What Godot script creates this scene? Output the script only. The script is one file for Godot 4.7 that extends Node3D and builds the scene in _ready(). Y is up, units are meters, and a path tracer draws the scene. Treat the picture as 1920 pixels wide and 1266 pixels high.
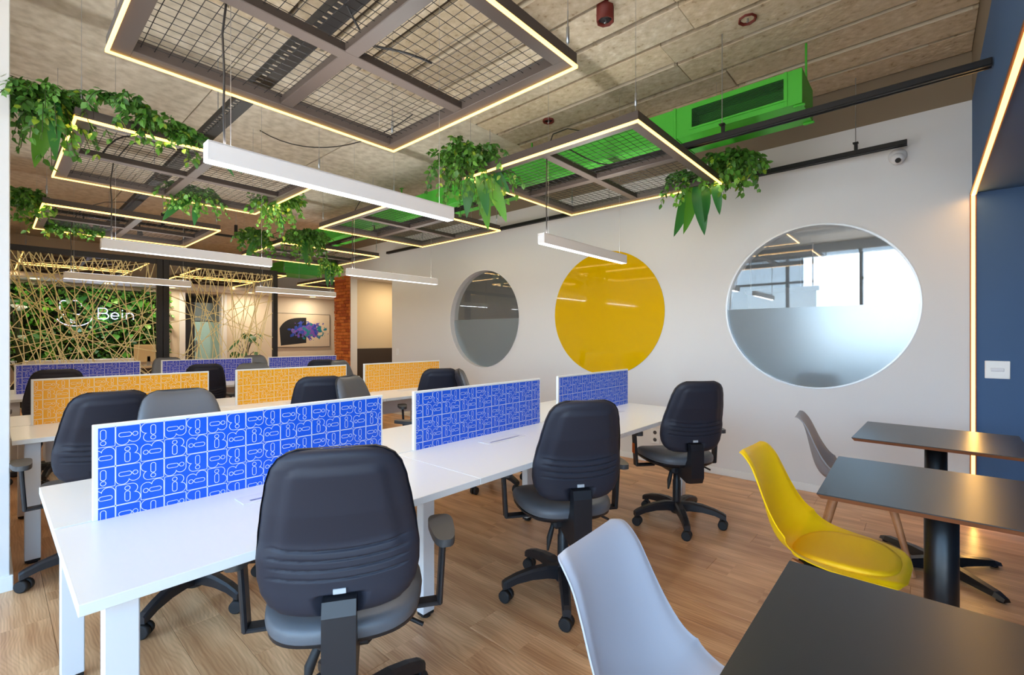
extends Node3D
# An open-plan office: three rows of white desks with printed dividers, hung light frames, a wall with round windows, black cafe tables in a blue niche.

var M := {}
var G := {}
var used := {}
var rng := RandomNumberGenerator.new()
const CEIL := 3.4


func _ready() -> void:
	rng.seed = 7
	# ---- camera, sky, exposure ----
	var cam := Camera3D.new()
	cam.name = "camera"
	cam.fov = 72.016
	cam.near = 0.05
	cam.far = 200.0
	add_child(cam)
	cam.position = Vector3(0, 1.32, 4.67)
	cam.rotation.y = deg_to_rad(41.66)
	cam.current = true
	var env := Environment.new()
	env.background_mode = Environment.BG_SKY
	var sky := Sky.new()
	var sm := ProceduralSkyMaterial.new()
	sm.sky_top_color = Color(0.58, 0.78, 0.97)
	sm.sky_horizon_color = Color(0.86, 0.95, 1.0)
	sm.ground_horizon_color = Color(0.86, 0.87, 0.88)
	sm.ground_bottom_color = Color(0.74, 0.73, 0.71)
	sm.sky_energy_multiplier = 2.5
	sm.ground_energy_multiplier = 2.5
	sky.sky_material = sm
	env.sky = sky
	env.tonemap_mode = Environment.TONE_MAPPER_LINEAR
	env.tonemap_exposure = 1.2
	env.sdfgi_enabled = true
	env.ssao_enabled = true
	env.ssil_enabled = true
	var we := WorldEnvironment.new()
	we.name = "world_environment"
	we.environment = env
	add_child(we)
	make_materials()
	build_shell()
	build_ceiling()
	build_floor()
	build_circle_windows()
	build_far_end()
	build_desks()
	build_chairs()
	build_cafe()
	build_frames()
	build_lamps()
	build_ceiling_things()
	build_plants()
	build_small_things()


# ---------------------------------------------------------------- mesh helpers
func sto(smooth := false) -> SurfaceTool:
	var st := SurfaceTool.new()
	st.begin(Mesh.PRIMITIVE_TRIANGLES)
	st.set_smooth_group(0 if smooth else -1)
	return st


func tri(st: SurfaceTool, a: Vector3, b: Vector3, c: Vector3) -> void:   # a, b, c run counter-clockwise seen from outside
	st.add_vertex(a)
	st.add_vertex(c)
	st.add_vertex(b)


func quad(st: SurfaceTool, a: Vector3, b: Vector3, c: Vector3, d: Vector3) -> void:
	tri(st, a, b, c)
	tri(st, a, c, d)


func box(st: SurfaceTool, c: Vector3, s: Vector3, bev := 0.0, bs := Basis.IDENTITY) -> void:
	st.set_smooth_group(-1)
	var h := s * 0.5
	bev = minf(bev, minf(h.x, minf(h.y, h.z)) * 0.9)
	if bev <= 0.0:
		for ax in 3:
			for sg in [-1.0, 1.0]:
				var n := Vector3.ZERO
				n[ax] = sg
				var u := Vector3.ZERO
				u[(ax + 1) % 3] = 1.0
				var v := n.cross(u)
				var f := func(a: float, b: float) -> Vector3: return c + bs * (((n + u * a + v * b) * h))
				quad(st, f.call(-1, -1), f.call(1, -1), f.call(1, 1), f.call(-1, 1))
		return
	var i := h - Vector3(bev, bev, bev)
	var p := func(sx: float, sy: float, sz: float, ax: int) -> Vector3:
		var q := Vector3(sx * i.x, sy * i.y, sz * i.z)
		q[ax] = [sx, sy, sz][ax] * h[ax]
		return c + bs * q
	for ax in 3:
		for sg in [-1.0, 1.0]:
			var b1 := (ax + 1) % 3
			var b2 := (ax + 2) % 3
			var cs := []
			for k in [[-1.0, -1.0], [1.0, -1.0], [1.0, 1.0], [-1.0, 1.0]]:
				var s3 := [0.0, 0.0, 0.0]
				s3[ax] = sg
				s3[b1] = k[0]
				s3[b2] = k[1]
				cs.append(p.call(s3[0], s3[1], s3[2], ax))
			if sg > 0:
				quad(st, cs[0], cs[1], cs[2], cs[3])
			else:
				quad(st, cs[3], cs[2], cs[1], cs[0])
	for ax in 3:   # edges along ax
		var b1 := (ax + 1) % 3
		var b2 := (ax + 2) % 3
		for k in [[-1.0, -1.0], [1.0, -1.0], [1.0, 1.0], [-1.0, 1.0]]:
			var q := []
			for e in [[-1.0, b1], [1.0, b1], [1.0, b2], [-1.0, b2]]:
				var s3 := [0.0, 0.0, 0.0]
				s3[ax] = e[0]
				s3[b1] = k[0]
				s3[b2] = k[1]
				q.append(p.call(s3[0], s3[1], s3[2], e[1]))
			if k[0] * k[1] < 0:
				quad(st, q[0], q[1], q[2], q[3])
			else:
				quad(st, q[3], q[2], q[1], q[0])
	for sx in [-1.0, 1.0]:
		for sy in [-1.0, 1.0]:
			for sz in [-1.0, 1.0]:
				var a: Vector3 = p.call(sx, sy, sz, 0)
				var b: Vector3 = p.call(sx, sy, sz, 1)
				var d: Vector3 = p.call(sx, sy, sz, 2)
				if sx * sy * sz > 0:
					tri(st, a, b, d)
				else:
					tri(st, a, d, b)


func tube(st: SurfaceTool, pts: Array, r, sides := 8, caps := true, flat := 1.0) -> void:
	var n := pts.size()
	var rings := []
	var t0: Vector3 = (pts[1] - pts[0]).normalized()
	var up := Vector3.UP if absf(t0.y) < 0.9 else Vector3.RIGHT
	var nx := t0.cross(up).normalized()
	for k in n:
		var t: Vector3
		if k == 0:
			t = t0
		elif k == n - 1:
			t = (pts[k] - pts[k - 1]).normalized()
		else:
			t = ((pts[k + 1] - pts[k]).normalized() + (pts[k] - pts[k - 1]).normalized()).normalized()
		nx = (nx - t * nx.dot(t)).normalized()
		var ny := t.cross(nx)
		var rr: float = r[k] if r is Array else r
		var ring := []
		for j in sides:
			var a := TAU * j / sides
			ring.append(pts[k] + (nx * cos(a) + ny * sin(a) * flat) * rr)
		rings.append(ring)
	st.set_smooth_group(0 if sides > 4 else -1)
	for k in n - 1:
		for j in sides:
			var j2 := (j + 1) % sides
			quad(st, rings[k][j], rings[k][j2], rings[k + 1][j2], rings[k + 1][j])
	if caps:
		st.set_smooth_group(-1)
		for j in range(1, sides - 1):
			tri(st, rings[0][0], rings[0][j + 1], rings[0][j])
			tri(st, rings[n - 1][0], rings[n - 1][j], rings[n - 1][j + 1])


func lathe(st: SurfaceTool, prof: Array, segs := 20, xf := Transform3D.IDENTITY) -> void:   # profile of (r, y) running upwards on the outside
	st.set_smooth_group(0)
	for k in prof.size() - 1:
		var a: Vector2 = prof[k]
		var b: Vector2 = prof[k + 1]
		for j in segs:
			var t := TAU * j / segs
			var u := TAU * (j + 1) / segs
			var p := func(q: Vector2, w: float) -> Vector3: return xf * Vector3(q.x * cos(w), q.y, -q.x * sin(w))
			if a.x > 1e-5:
				tri(st, p.call(a, t), p.call(a, u), p.call(b, u))
			if b.x > 1e-5:
				tri(st, p.call(a, t), p.call(b, u), p.call(b, t))


func prism(st: SurfaceTool, poly: PackedVector2Array, d0: float, d1: float, xf := Transform3D.IDENTITY, smooth := false) -> void:   # polygon in x, y pulled along z from d0 to d1
	if Geometry2D.is_polygon_clockwise(poly):
		poly.reverse()
	var ix := Geometry2D.triangulate_polygon(poly)
	st.set_smooth_group(-1)
	for k in range(0, ix.size(), 3):
		var a := poly[ix[k]]
		var b := poly[ix[k + 1]]
		var c := poly[ix[k + 2]]
		if (b - a).cross(c - a) < 0:
			var s := b
			b = c
			c = s
		tri(st, xf * Vector3(a.x, a.y, d1), xf * Vector3(b.x, b.y, d1), xf * Vector3(c.x, c.y, d1))
		tri(st, xf * Vector3(a.x, a.y, d0), xf * Vector3(c.x, c.y, d0), xf * Vector3(b.x, b.y, d0))
	st.set_smooth_group(0 if smooth else -1)
	for k in poly.size():
		var a := poly[k]
		var b := poly[(k + 1) % poly.size()]
		quad(st, xf * Vector3(a.x, a.y, d0), xf * Vector3(b.x, b.y, d0), xf * Vector3(b.x, b.y, d1), xf * Vector3(a.x, a.y, d1))


func grid(st: SurfaceTool, P: Array, flip := false) -> void:   # P[i][j]
	for i in P.size() - 1:
		for j in P[i].size() - 1:
			if flip:
				quad(st, P[i][j], P[i][j + 1], P[i + 1][j + 1], P[i + 1][j])
			else:
				quad(st, P[i][j], P[i + 1][j], P[i + 1][j + 1], P[i][j + 1])


func done(st: SurfaceTool) -> ArrayMesh:
	st.generate_normals()
	return st.commit()


func bezier(a: Vector3, b: Vector3, c: Vector3, d: Vector3, n: int) -> Array:
	var o := []
	for k in n + 1:
		o.append(a.bezier_interpolate(b, c, d, float(k) / n))
	return o


# ---------------------------------------------------------------- scene helpers
func numbered(called: String) -> String:
	if not used.has(called):
		used[called] = 0
		return called
	used[called] += 1
	return "%s_%03d" % [called, used[called]]


func part(called: String, mesh: Mesh, mat: Material, parent: Node, xf := Transform3D.IDENTITY) -> MeshInstance3D:
	var o := MeshInstance3D.new()
	o.name = called
	o.mesh = mesh
	o.material_override = mat
	o.transform = xf
	parent.add_child(o, true)
	return o


func thing(called: String, label: String, category: String, at := Vector3.ZERO, turn := 0.0, group := "") -> Node3D:
	var o := Node3D.new()
	o.name = numbered(called)
	add_child(o)
	o.position = at
	o.rotation.y = turn
	o.set_meta("label", label)
	o.set_meta("category", category)
	if group != "":
		o.set_meta("group", group)
	return o


func single(called: String, mesh: Mesh, mat: Material, label: String, category: String, xf := Transform3D.IDENTITY, group := "") -> MeshInstance3D:
	var o := part(numbered(called), mesh, mat, self, xf)
	o.set_meta("label", label)
	o.set_meta("category", category)
	if group != "":
		o.set_meta("group", group)
	return o


func struct(called: String, mesh: Mesh, mat: Material, label := "") -> MeshInstance3D:
	var o := part(called, mesh, mat, self)
	o.set_meta("kind", "structure")
	if label != "":
		o.set_meta("label", label)
	return o


func struct_group(called: String, label := "") -> Node3D:
	var o := Node3D.new()
	o.name = called
	add_child(o)
	o.set_meta("kind", "structure")
	if label != "":
		o.set_meta("label", label)
	return o


func bmesh(s: Vector3, bev := 0.0, c := Vector3.ZERO) -> ArrayMesh:
	var st := sto()
	box(st, c, s, bev)
	return done(st)


func tmesh(pts: Array, r, sides := 8) -> ArrayMesh:
	var st := sto(true)
	tube(st, pts, r, sides)
	return done(st)


func at(x: float, y: float, z: float) -> Transform3D:
	return Transform3D(Basis.IDENTITY, Vector3(x, y, z))


func copy_of(src: Node3D, pos: Vector3, turn: float, label: String) -> Node3D:
	var c: Node3D = src.duplicate()
	c.name = numbered(str(src.name).rstrip("0123456789").trim_suffix("_"))
	add_child(c)
	c.position = pos
	c.rotation.y = turn
	c.set_meta("label", label)
	return c


func area_light(called: String, parent: Node3D, pos: Vector3, size: Vector2, look: Vector3, energy: float, color: Color) -> void:
	var l := AreaLight3D.new()
	l.name = called
	l.area_size = size
	l.light_energy = energy
	l.light_color = color
	l.shadow_enabled = true
	l.area_range = 20.0
	parent.add_child(l, true)
	var up := Vector3.UP if absf(look.y) < 0.9 else Vector3.FORWARD
	l.transform = Transform3D(Basis.looking_at(look, up), pos)


# ---------------------------------------------------------------- materials
func mat(c: Color, rough := 0.6, metal := 0.0, spec := 0.5) -> StandardMaterial3D:
	var m := StandardMaterial3D.new()
	m.albedo_color = c
	m.roughness = rough
	m.metallic = metal
	m.metallic_specular = spec
	return m


func noise_tex(seed_: int, freq: float, oct: int, ramp: Array, size := 512, ty := FastNoiseLite.TYPE_SIMPLEX_SMOOTH, as_normal := false) -> NoiseTexture2D:
	var n := FastNoiseLite.new()
	n.seed = seed_
	n.frequency = freq
	n.noise_type = ty
	n.fractal_octaves = oct
	var t := NoiseTexture2D.new()
	t.width = size
	t.height = size
	t.seamless = true
	t.noise = n
	if ramp.size() > 0:
		var g := Gradient.new()
		var off := PackedFloat32Array()
		var col := PackedColorArray()
		for r in ramp:
			off.append(r[0])
			col.append(r[1])
		g.offsets = off
		g.colors = col
		t.color_ramp = g
	return t


func tri_tex(m: StandardMaterial3D, t: Texture2D, scale: float, bump: Texture2D = null, bump_cm := 0.0) -> void:
	m.albedo_texture = t
	m.uv1_triplanar = true
	m.uv1_world_triplanar = true
	m.uv1_scale = Vector3.ONE * scale
	if bump:
		m.heightmap_enabled = true
		m.heightmap_texture = bump
		m.heightmap_scale = bump_cm


func glow(c: Color, e: float) -> StandardMaterial3D:
	var m := mat(c, 0.5)
	m.emission_enabled = true
	m.emission = c
	m.emission_energy_multiplier = e
	return m


func make_materials() -> void:
	M.white_wall = mat(Color(0.86, 0.86, 0.86), 0.75)
	M.white_lacquer = mat(Color(0.90, 0.91, 0.91), 0.28)
	M.white_metal = mat(Color(0.87, 0.87, 0.88), 0.4)
	M.desk_edge = mat(Color(0.86, 0.87, 0.89), 0.4)
	M.grey_wall = mat(Color(0.62, 0.65, 0.68), 0.8)
	M.taupe = mat(Color(0.52, 0.46, 0.38), 0.8)
	M.blue_wall = mat(Color(0.24, 0.37, 0.53), 0.7)
	M.beige_wall = mat(Color(0.82, 0.77, 0.69), 0.8)
	M.sand_wall = mat(Color(0.82, 0.75, 0.63), 0.8)
	M.dark_wain = mat(Color(0.24, 0.20, 0.18), 0.6)
	M.black_metal = mat(Color(0.10, 0.10, 0.11), 0.5)
	M.track = mat(Color(0.06, 0.06, 0.07), 0.35)
	M.frame_metal = mat(Color(0.30, 0.26, 0.24), 0.5, 0.0)
	M.wire = mat(Color(0.13, 0.12, 0.12), 0.5, 0.3)
	M.steel = mat(Color(0.72, 0.73, 0.75), 0.3, 0.9)
	M.cable = mat(Color(0.16, 0.15, 0.15), 0.5)
	M.led = glow(Color(1.0, 0.76, 0.38), 4.2)
	M.led_near = M.led
	M.lamp_glow = glow(Color(0.96, 0.98, 1.0), 3.0)
	M.green_metal = mat(Color(0.27, 0.70, 0.19), 0.45)
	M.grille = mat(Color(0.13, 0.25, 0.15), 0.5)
	M.red_box = mat(Color(0.40, 0.12, 0.07), 0.6)
	M.plastic_black = mat(Color(0.11, 0.115, 0.135), 0.42)
	M.plastic_shell = mat(Color(0.17, 0.175, 0.215), 0.5, 0.0, 0.36)
	M.plastic_arm = mat(Color(0.26, 0.26, 0.265), 0.45)
	M.rubber = mat(Color(0.09, 0.09, 0.10), 0.6)
	M.leather = mat(Color(0.36, 0.375, 0.40), 0.42)
	M.leather_bump = noise_tex(5, 0.16, 2, [], 256, FastNoiseLite.TYPE_CELLULAR)
	M.leather.uv1_triplanar = true
	M.leather.uv1_scale = Vector3.ONE * 9.0
	M.leather.heightmap_enabled = true
	M.leather.heightmap_texture = M.leather_bump
	M.leather.heightmap_scale = 0.025
	M.plastic_shell.uv1_triplanar = true
	M.plastic_shell.uv1_scale = Vector3.ONE * 14.0
	M.plastic_shell.heightmap_enabled = true
	M.plastic_shell.heightmap_texture = M.leather_bump
	M.plastic_shell.heightmap_scale = 0.008
	M.tag = mat(Color(0.70, 0.72, 0.74), 0.5)
	M.yellow_plastic = mat(Color(1.0, 0.82, 0.02), 0.45)
	M.yellow_pad = mat(Color(1.0, 0.80, 0.02), 0.6)
	M.grey_plastic = mat(Color(0.72, 0.74, 0.79), 0.4)
	M.grey_pad = mat(Color(0.70, 0.72, 0.76), 0.5)
	M.midgrey_plastic = mat(Color(0.56, 0.56, 0.58), 0.45)
	M.oak = mat(Color(0.78, 0.56, 0.38), 0.5)
	tri_tex(M.oak, noise_tex(21, 0.02, 4, [[0.2, Color(0.78, 0.74, 0.70)], [0.8, Color(1, 1, 1)]], 256), 1.5)
	M.table_black = mat(Color(0.20, 0.20, 0.205), 0.30)
	M.table_black.uv1_triplanar = true
	M.table_black.uv1_scale = Vector3.ONE * 6.0
	M.table_black.heightmap_enabled = true
	M.table_black.heightmap_texture = noise_tex(31, 0.25, 2, [], 256)
	M.table_black.heightmap_scale = 0.006
	M.ply = mat(Color(0.52, 0.31, 0.19), 0.55)
	M.yellow_glass = mat(Color(0.85, 0.68, 0.0), 0.04)
	M.glass = mat(Color(0.92, 0.96, 0.97, 0.06), 0.02)
	M.glass.transparency = BaseMaterial3D.TRANSPARENCY_ALPHA
	M.frosted = mat(Color(0.93, 0.97, 0.99, 0.14), 0.5)
	M.frosted.refraction_enabled = true
	M.frosted.refraction_scale = 0.03
	M.tinted = mat(Color(0.50, 0.55, 0.58, 0.42), 0.02)
	M.tinted.transparency = BaseMaterial3D.TRANSPARENCY_ALPHA
	M.blue_glass = mat(Color(0.62, 0.78, 0.79), 0.25)
	M.ring = mat(Color(0.78, 0.79, 0.80), 0.35, 0.4)
	M.gold_cord = mat(Color(0.96, 0.91, 0.70), 0.6)
	M.neon = glow(Color(0.80, 0.82, 1.0), 2.0)
	M.leaf = mat(Color(0.16, 0.40, 0.12), 0.5)
	M.leaf.backlight_enabled = true
	M.leaf.backlight = Color(0.25, 0.5, 0.1)
	M.leaf.vertex_color_use_as_albedo = true
	M.leaf.albedo_color = Color.WHITE
	M.strap = mat(Color(0.10, 0.36, 0.17), 0.45)
	M.strap.backlight_enabled = true
	M.strap.backlight = Color(0.2, 0.4, 0.1)
	M.strap_light = mat(Color(0.28, 0.52, 0.16), 0.45)
	M.strap_light.backlight_enabled = true
	M.strap_light.backlight = Color(0.3, 0.5, 0.1)
	M.stem = mat(Color(0.22, 0.26, 0.12), 0.7)
	M.soil_board = mat(Color(0.10, 0.13, 0.07), 0.9)
	# concrete
	var cr := [[0.02, Color(0.58, 0.50, 0.40)], [0.22, Color(0.76, 0.70, 0.60)], [0.65, Color(0.81, 0.755, 0.665)], [0.97, Color(0.88, 0.84, 0.77)]]
	var ct := noise_tex(3, 0.018, 5, cr, 1024)
	var cb := noise_tex(4, 0.05, 4, [], 512)
	M.concrete = []
	for k in 4:
		var m := mat([Color(1, 1, 1), Color(0.94, 0.93, 0.91), Color(1.0, 0.98, 0.95), Color(0.90, 0.89, 0.88)][k], 0.85)
		tri_tex(m, ct, 0.7, cb, 0.3)
		m.uv1_offset = Vector3(k * 0.37, k * 0.21, k * 0.53)
		M.concrete.append(m)
	var cg := [[0.05, Color(0.69, 0.65, 0.58)], [0.5, Color(0.78, 0.74, 0.67)], [0.95, Color(0.84, 0.81, 0.75)]]
	M.concrete_smooth = mat(Color(1, 1, 1), 0.8)
	tri_tex(M.concrete_smooth, noise_tex(13, 0.02, 6, cg, 1024), 0.4, cb, 0.12)
	M.concrete_joint = mat(Color(0.27, 0.225, 0.17), 0.9)  # joint colour darkened to stand in for shade in the grooves
	M.mortar_ridge = mat(Color(0.78, 0.73, 0.64), 0.85)
	# brick tones
	M.brick = []
	for c in [Color(0.82, 0.45, 0.18), Color(0.90, 0.54, 0.24), Color(0.74, 0.37, 0.14), Color(0.86, 0.50, 0.21)]:
		var m := mat(c, 0.8)
		tri_tex(m, noise_tex(41, 0.05, 3, [[0.0, Color(0.85, 0.82, 0.8)], [1.0, Color(1, 1, 1)]], 128), 3.0)
		M.brick.append(m)
	M.mortar = mat(Color(0.48, 0.27, 0.14), 0.9)
	make_wood()
	make_prints()


func make_wood() -> void:
	# four boards in one picture, long axis along u; grain from stretched noise and slow arches
	var W := 1024
	var H := 512
	var im := Image.create(W, H, false, Image.FORMAT_RGB8)
	var n1 := FastNoiseLite.new()
	n1.seed = 11
	n1.frequency = 0.008
	n1.fractal_octaves = 3
	var n2 := FastNoiseLite.new()
	n2.seed = 12
	n2.frequency = 0.03
	n2.fractal_octaves = 3
	var rows := 4
	var rh := H / rows
	for y in H:
		var b := y / rh
		var v := float(y % rh) / rh - 0.5
		for x in W:
			var warp := n1.get_noise_2d(x * 0.35, b * 900.0 + v * 120.0)
			var axis := absf(v + 0.28 * n1.get_noise_2d(x * 0.12 + 500.0, b * 700.0))
			var rings := axis * (9.0 + 3.0 * b) + warp * 1.6 + 0.8 * sin(x * TAU / W + b)
			var g := 0.5 + 0.5 * sin(rings * TAU * 0.9)
			g = pow(g, 2.2)
			var fine := n2.get_noise_2d(x * 0.07, y * 5.0 + b * 333.0)
			var broad := n1.get_noise_2d(x * 0.2 + 80.0, y * 1.4 + b * 211.0)
			var t := clampf(0.60 - 0.17 * (g - 0.3) + 0.26 * fine + 0.45 * broad, 0.0, 1.0)
			var c := Color(0.66, 0.46, 0.30).lerp(Color(0.95, 0.775, 0.59), t)
			im.set_pixel(x, y, c)
	var tex := ImageTexture.create_from_image(im)
	M.floor = []
	for k in 4:
		var m := mat([Color(1, 1, 1), Color(0.95, 0.94, 0.93), Color(0.98, 0.97, 0.96), Color(0.92, 0.90, 0.88)][k], 0.34)
		m.albedo_texture = tex
		M.floor.append(m)
	M.wood_tex = tex
	M.wood_panel = mat(Color(0.95, 0.80, 0.62), 0.5)
	M.wood_panel.albedo_texture = tex


func letter_line(p: float, q: float) -> float:   # distance to the outlines of one upright rounded letter with a dotted stroke in it; p to the right, q downwards, 0..1
	var rb := func(x0: float, y0: float, x1: float, y1: float, r: float) -> float:
		var dx := absf(p - (x0 + x1) * 0.5) - (x1 - x0) * 0.5 + r
		var dy := absf(q - (y0 + y1) * 0.5) - (y1 - y0) * 0.5 + r
		return Vector2(maxf(dx, 0), maxf(dy, 0)).length() + minf(maxf(dx, dy), 0.0) - r
	var body: float = minf(rb.call(0.015, 0.015, 0.55, 0.985, 0.05), minf(rb.call(0.05, 0.015, 0.88, 0.50, 0.24), rb.call(0.05, 0.46, 0.985, 0.985, 0.26)))
	var dot := Vector2(p - 0.47, q - 0.215).length() - 0.105
	var cap := Vector2(p - 0.47, q - clampf(q, 0.47, 0.77)).length() - 0.105
	return minf(absf(body), minf(absf(dot), absf(cap)))


func make_prints() -> void:
	var S := 512
	var half := S / 2
	var mask := PackedFloat32Array()
	mask.resize(half * half)
	for y in half:
		for x in half:
			mask[y * half + x] = clampf(1.0 - (letter_line((x + 0.5) / half, (y + 0.5) / half) - 0.009) / 0.008, 0.0, 1.0)
	var cols := {"print_blue": Color(0.01, 0.34, 0.86), "print_orange": Color(0.97, 0.68, 0.05), "print_indigo": Color(0.22, 0.29, 0.78)}
	for key in cols:
		var im := Image.create(S, S, false, Image.FORMAT_RGB8)
		for y in S:
			for x in S:
				var a := x % half
				var b := y % half
				var p: int
				var q: int
				var left := x < half
				var top := y < half
				if left and not top:
					p = a
					q = b
				elif not left and top:
					p = half - 1 - a
					q = half - 1 - b
				elif left and top:
					p = b
					q = half - 1 - a
				else:
					p = half - 1 - b
					q = a
				im.set_pixel(x, y, cols[key].lerp(Color(0.93, 0.92, 0.90), mask[q * half + p]))
		var m := mat(Color.WHITE, 0.42)
		m.albedo_texture = ImageTexture.create_from_image(im)
		M[key] = m
	# abstract painting: a dark field with a cloud of blue, teal and violet strokes on cream
	var w := 384
	var h := 240
	var im := Image.create(w, h, false, Image.FORMAT_RGB8)
	var n := FastNoiseLite.new()
	n.seed = 77
	n.frequency = 0.022
	n.fractal_octaves = 5
	for y in h:
		for x in w:
			var u := float(x) / w
			var v := float(y) / h
			var c := Color(0.80, 0.74, 0.64)
			var edge := 0.10 + 0.55 * exp(-u * 9.0)
			if u > 0.03 + 0.05 * v and u < 0.54 and v > edge and v < 0.97 - 0.16 * u:
				c = Color(0.035, 0.03, 0.05)
			var k := n.get_noise_2d(x, y)
			var d := Vector2((u - 0.58) / 0.36, (v - 0.50) / 0.30).length() + 0.75 * k
			if d < 0.80:
				var hue := n.get_noise_2d(x * 0.6 + 300.0, y * 0.6) + (u - 0.58) * 1.1
				c = Color(0.06, 0.22, 0.60) if hue < -0.14 else Color(0.42, 0.26, 0.62) if hue < 0.12 else Color(0.03, 0.44, 0.50)
				c = c.lerp(Color(0.55, 0.40, 0.75), clampf(n.get_noise_2d(x * 2.0, y * 2.0 + 99.0), 0.0, 0.5))
			im.set_pixel(x, y, c)
	M.painting = mat(Color.WHITE, 0.6)
	M.painting.albedo_texture = ImageTexture.create_from_image(im)


# ---------------------------------------------------------------- the room
func hole_bay(st: SurfaceTool, x0: float, x1: float, y0: float, y1: float, c: Vector2, r: float, zf: float, zb: float) -> void:   # a wall bay with a round hole, both faces and the reveal
	var angs := []
	for k in 96:
		angs.append(TAU * k / 96)
	for cx in [x0, x1]:
		for cy in [y0, y1]:
			angs.append(fposmod(atan2(cy - c.y, cx - c.x), TAU))
	angs.sort()
	var hit := func(a: float) -> Vector2:
		var d := Vector2(cos(a), sin(a))
		var t := 1e9
		if d.x > 1e-6: t = minf(t, (x1 - c.x) / d.x)
		if d.x < -1e-6: t = minf(t, (x0 - c.x) / d.x)
		if d.y > 1e-6: t = minf(t, (y1 - c.y) / d.y)
		if d.y < -1e-6: t = minf(t, (y0 - c.y) / d.y)
		return c + d * t
	for k in angs.size():
		var a: float = angs[k]
		var b: float = angs[(k + 1) % angs.size()]
		if absf(a - b) < 1e-6:
			continue
		var ia := c + Vector2(cos(a), sin(a)) * r
		var ib := c + Vector2(cos(b), sin(b)) * r
		var oa: Vector2 = hit.call(a)
		var ob: Vector2 = hit.call(b)
		st.set_smooth_group(-1)
		quad(st, Vector3(ia.x, ia.y, zf), Vector3(oa.x, oa.y, zf), Vector3(ob.x, ob.y, zf), Vector3(ib.x, ib.y, zf))
		quad(st, Vector3(ia.x, ia.y, zb), Vector3(ib.x, ib.y, zb), Vector3(ob.x, ob.y, zb), Vector3(oa.x, oa.y, zb))
		st.set_smooth_group(3)
		quad(st, Vector3(ia.x, ia.y, zb), Vector3(ia.x, ia.y, zf), Vector3(ib.x, ib.y, zf), Vector3(ib.x, ib.y, zb))


func slab(st: SurfaceTool, x0: float, x1: float, y0: float, y1: float, z0: float, z1: float, bev := 0.0) -> void:
	box(st, Vector3((x0 + x1) / 2, (y0 + y1) / 2, (z0 + z1) / 2), Vector3(x1 - x0, y1 - y0, z1 - z0), bev)


func sl(x0: float, x1: float, y0: float, y1: float, z0: float, z1: float, bev := 0.0) -> ArrayMesh:
	var st := sto()
	slab(st, x0, x1, y0, y1, z0, z1, bev)
	return done(st)


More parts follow.
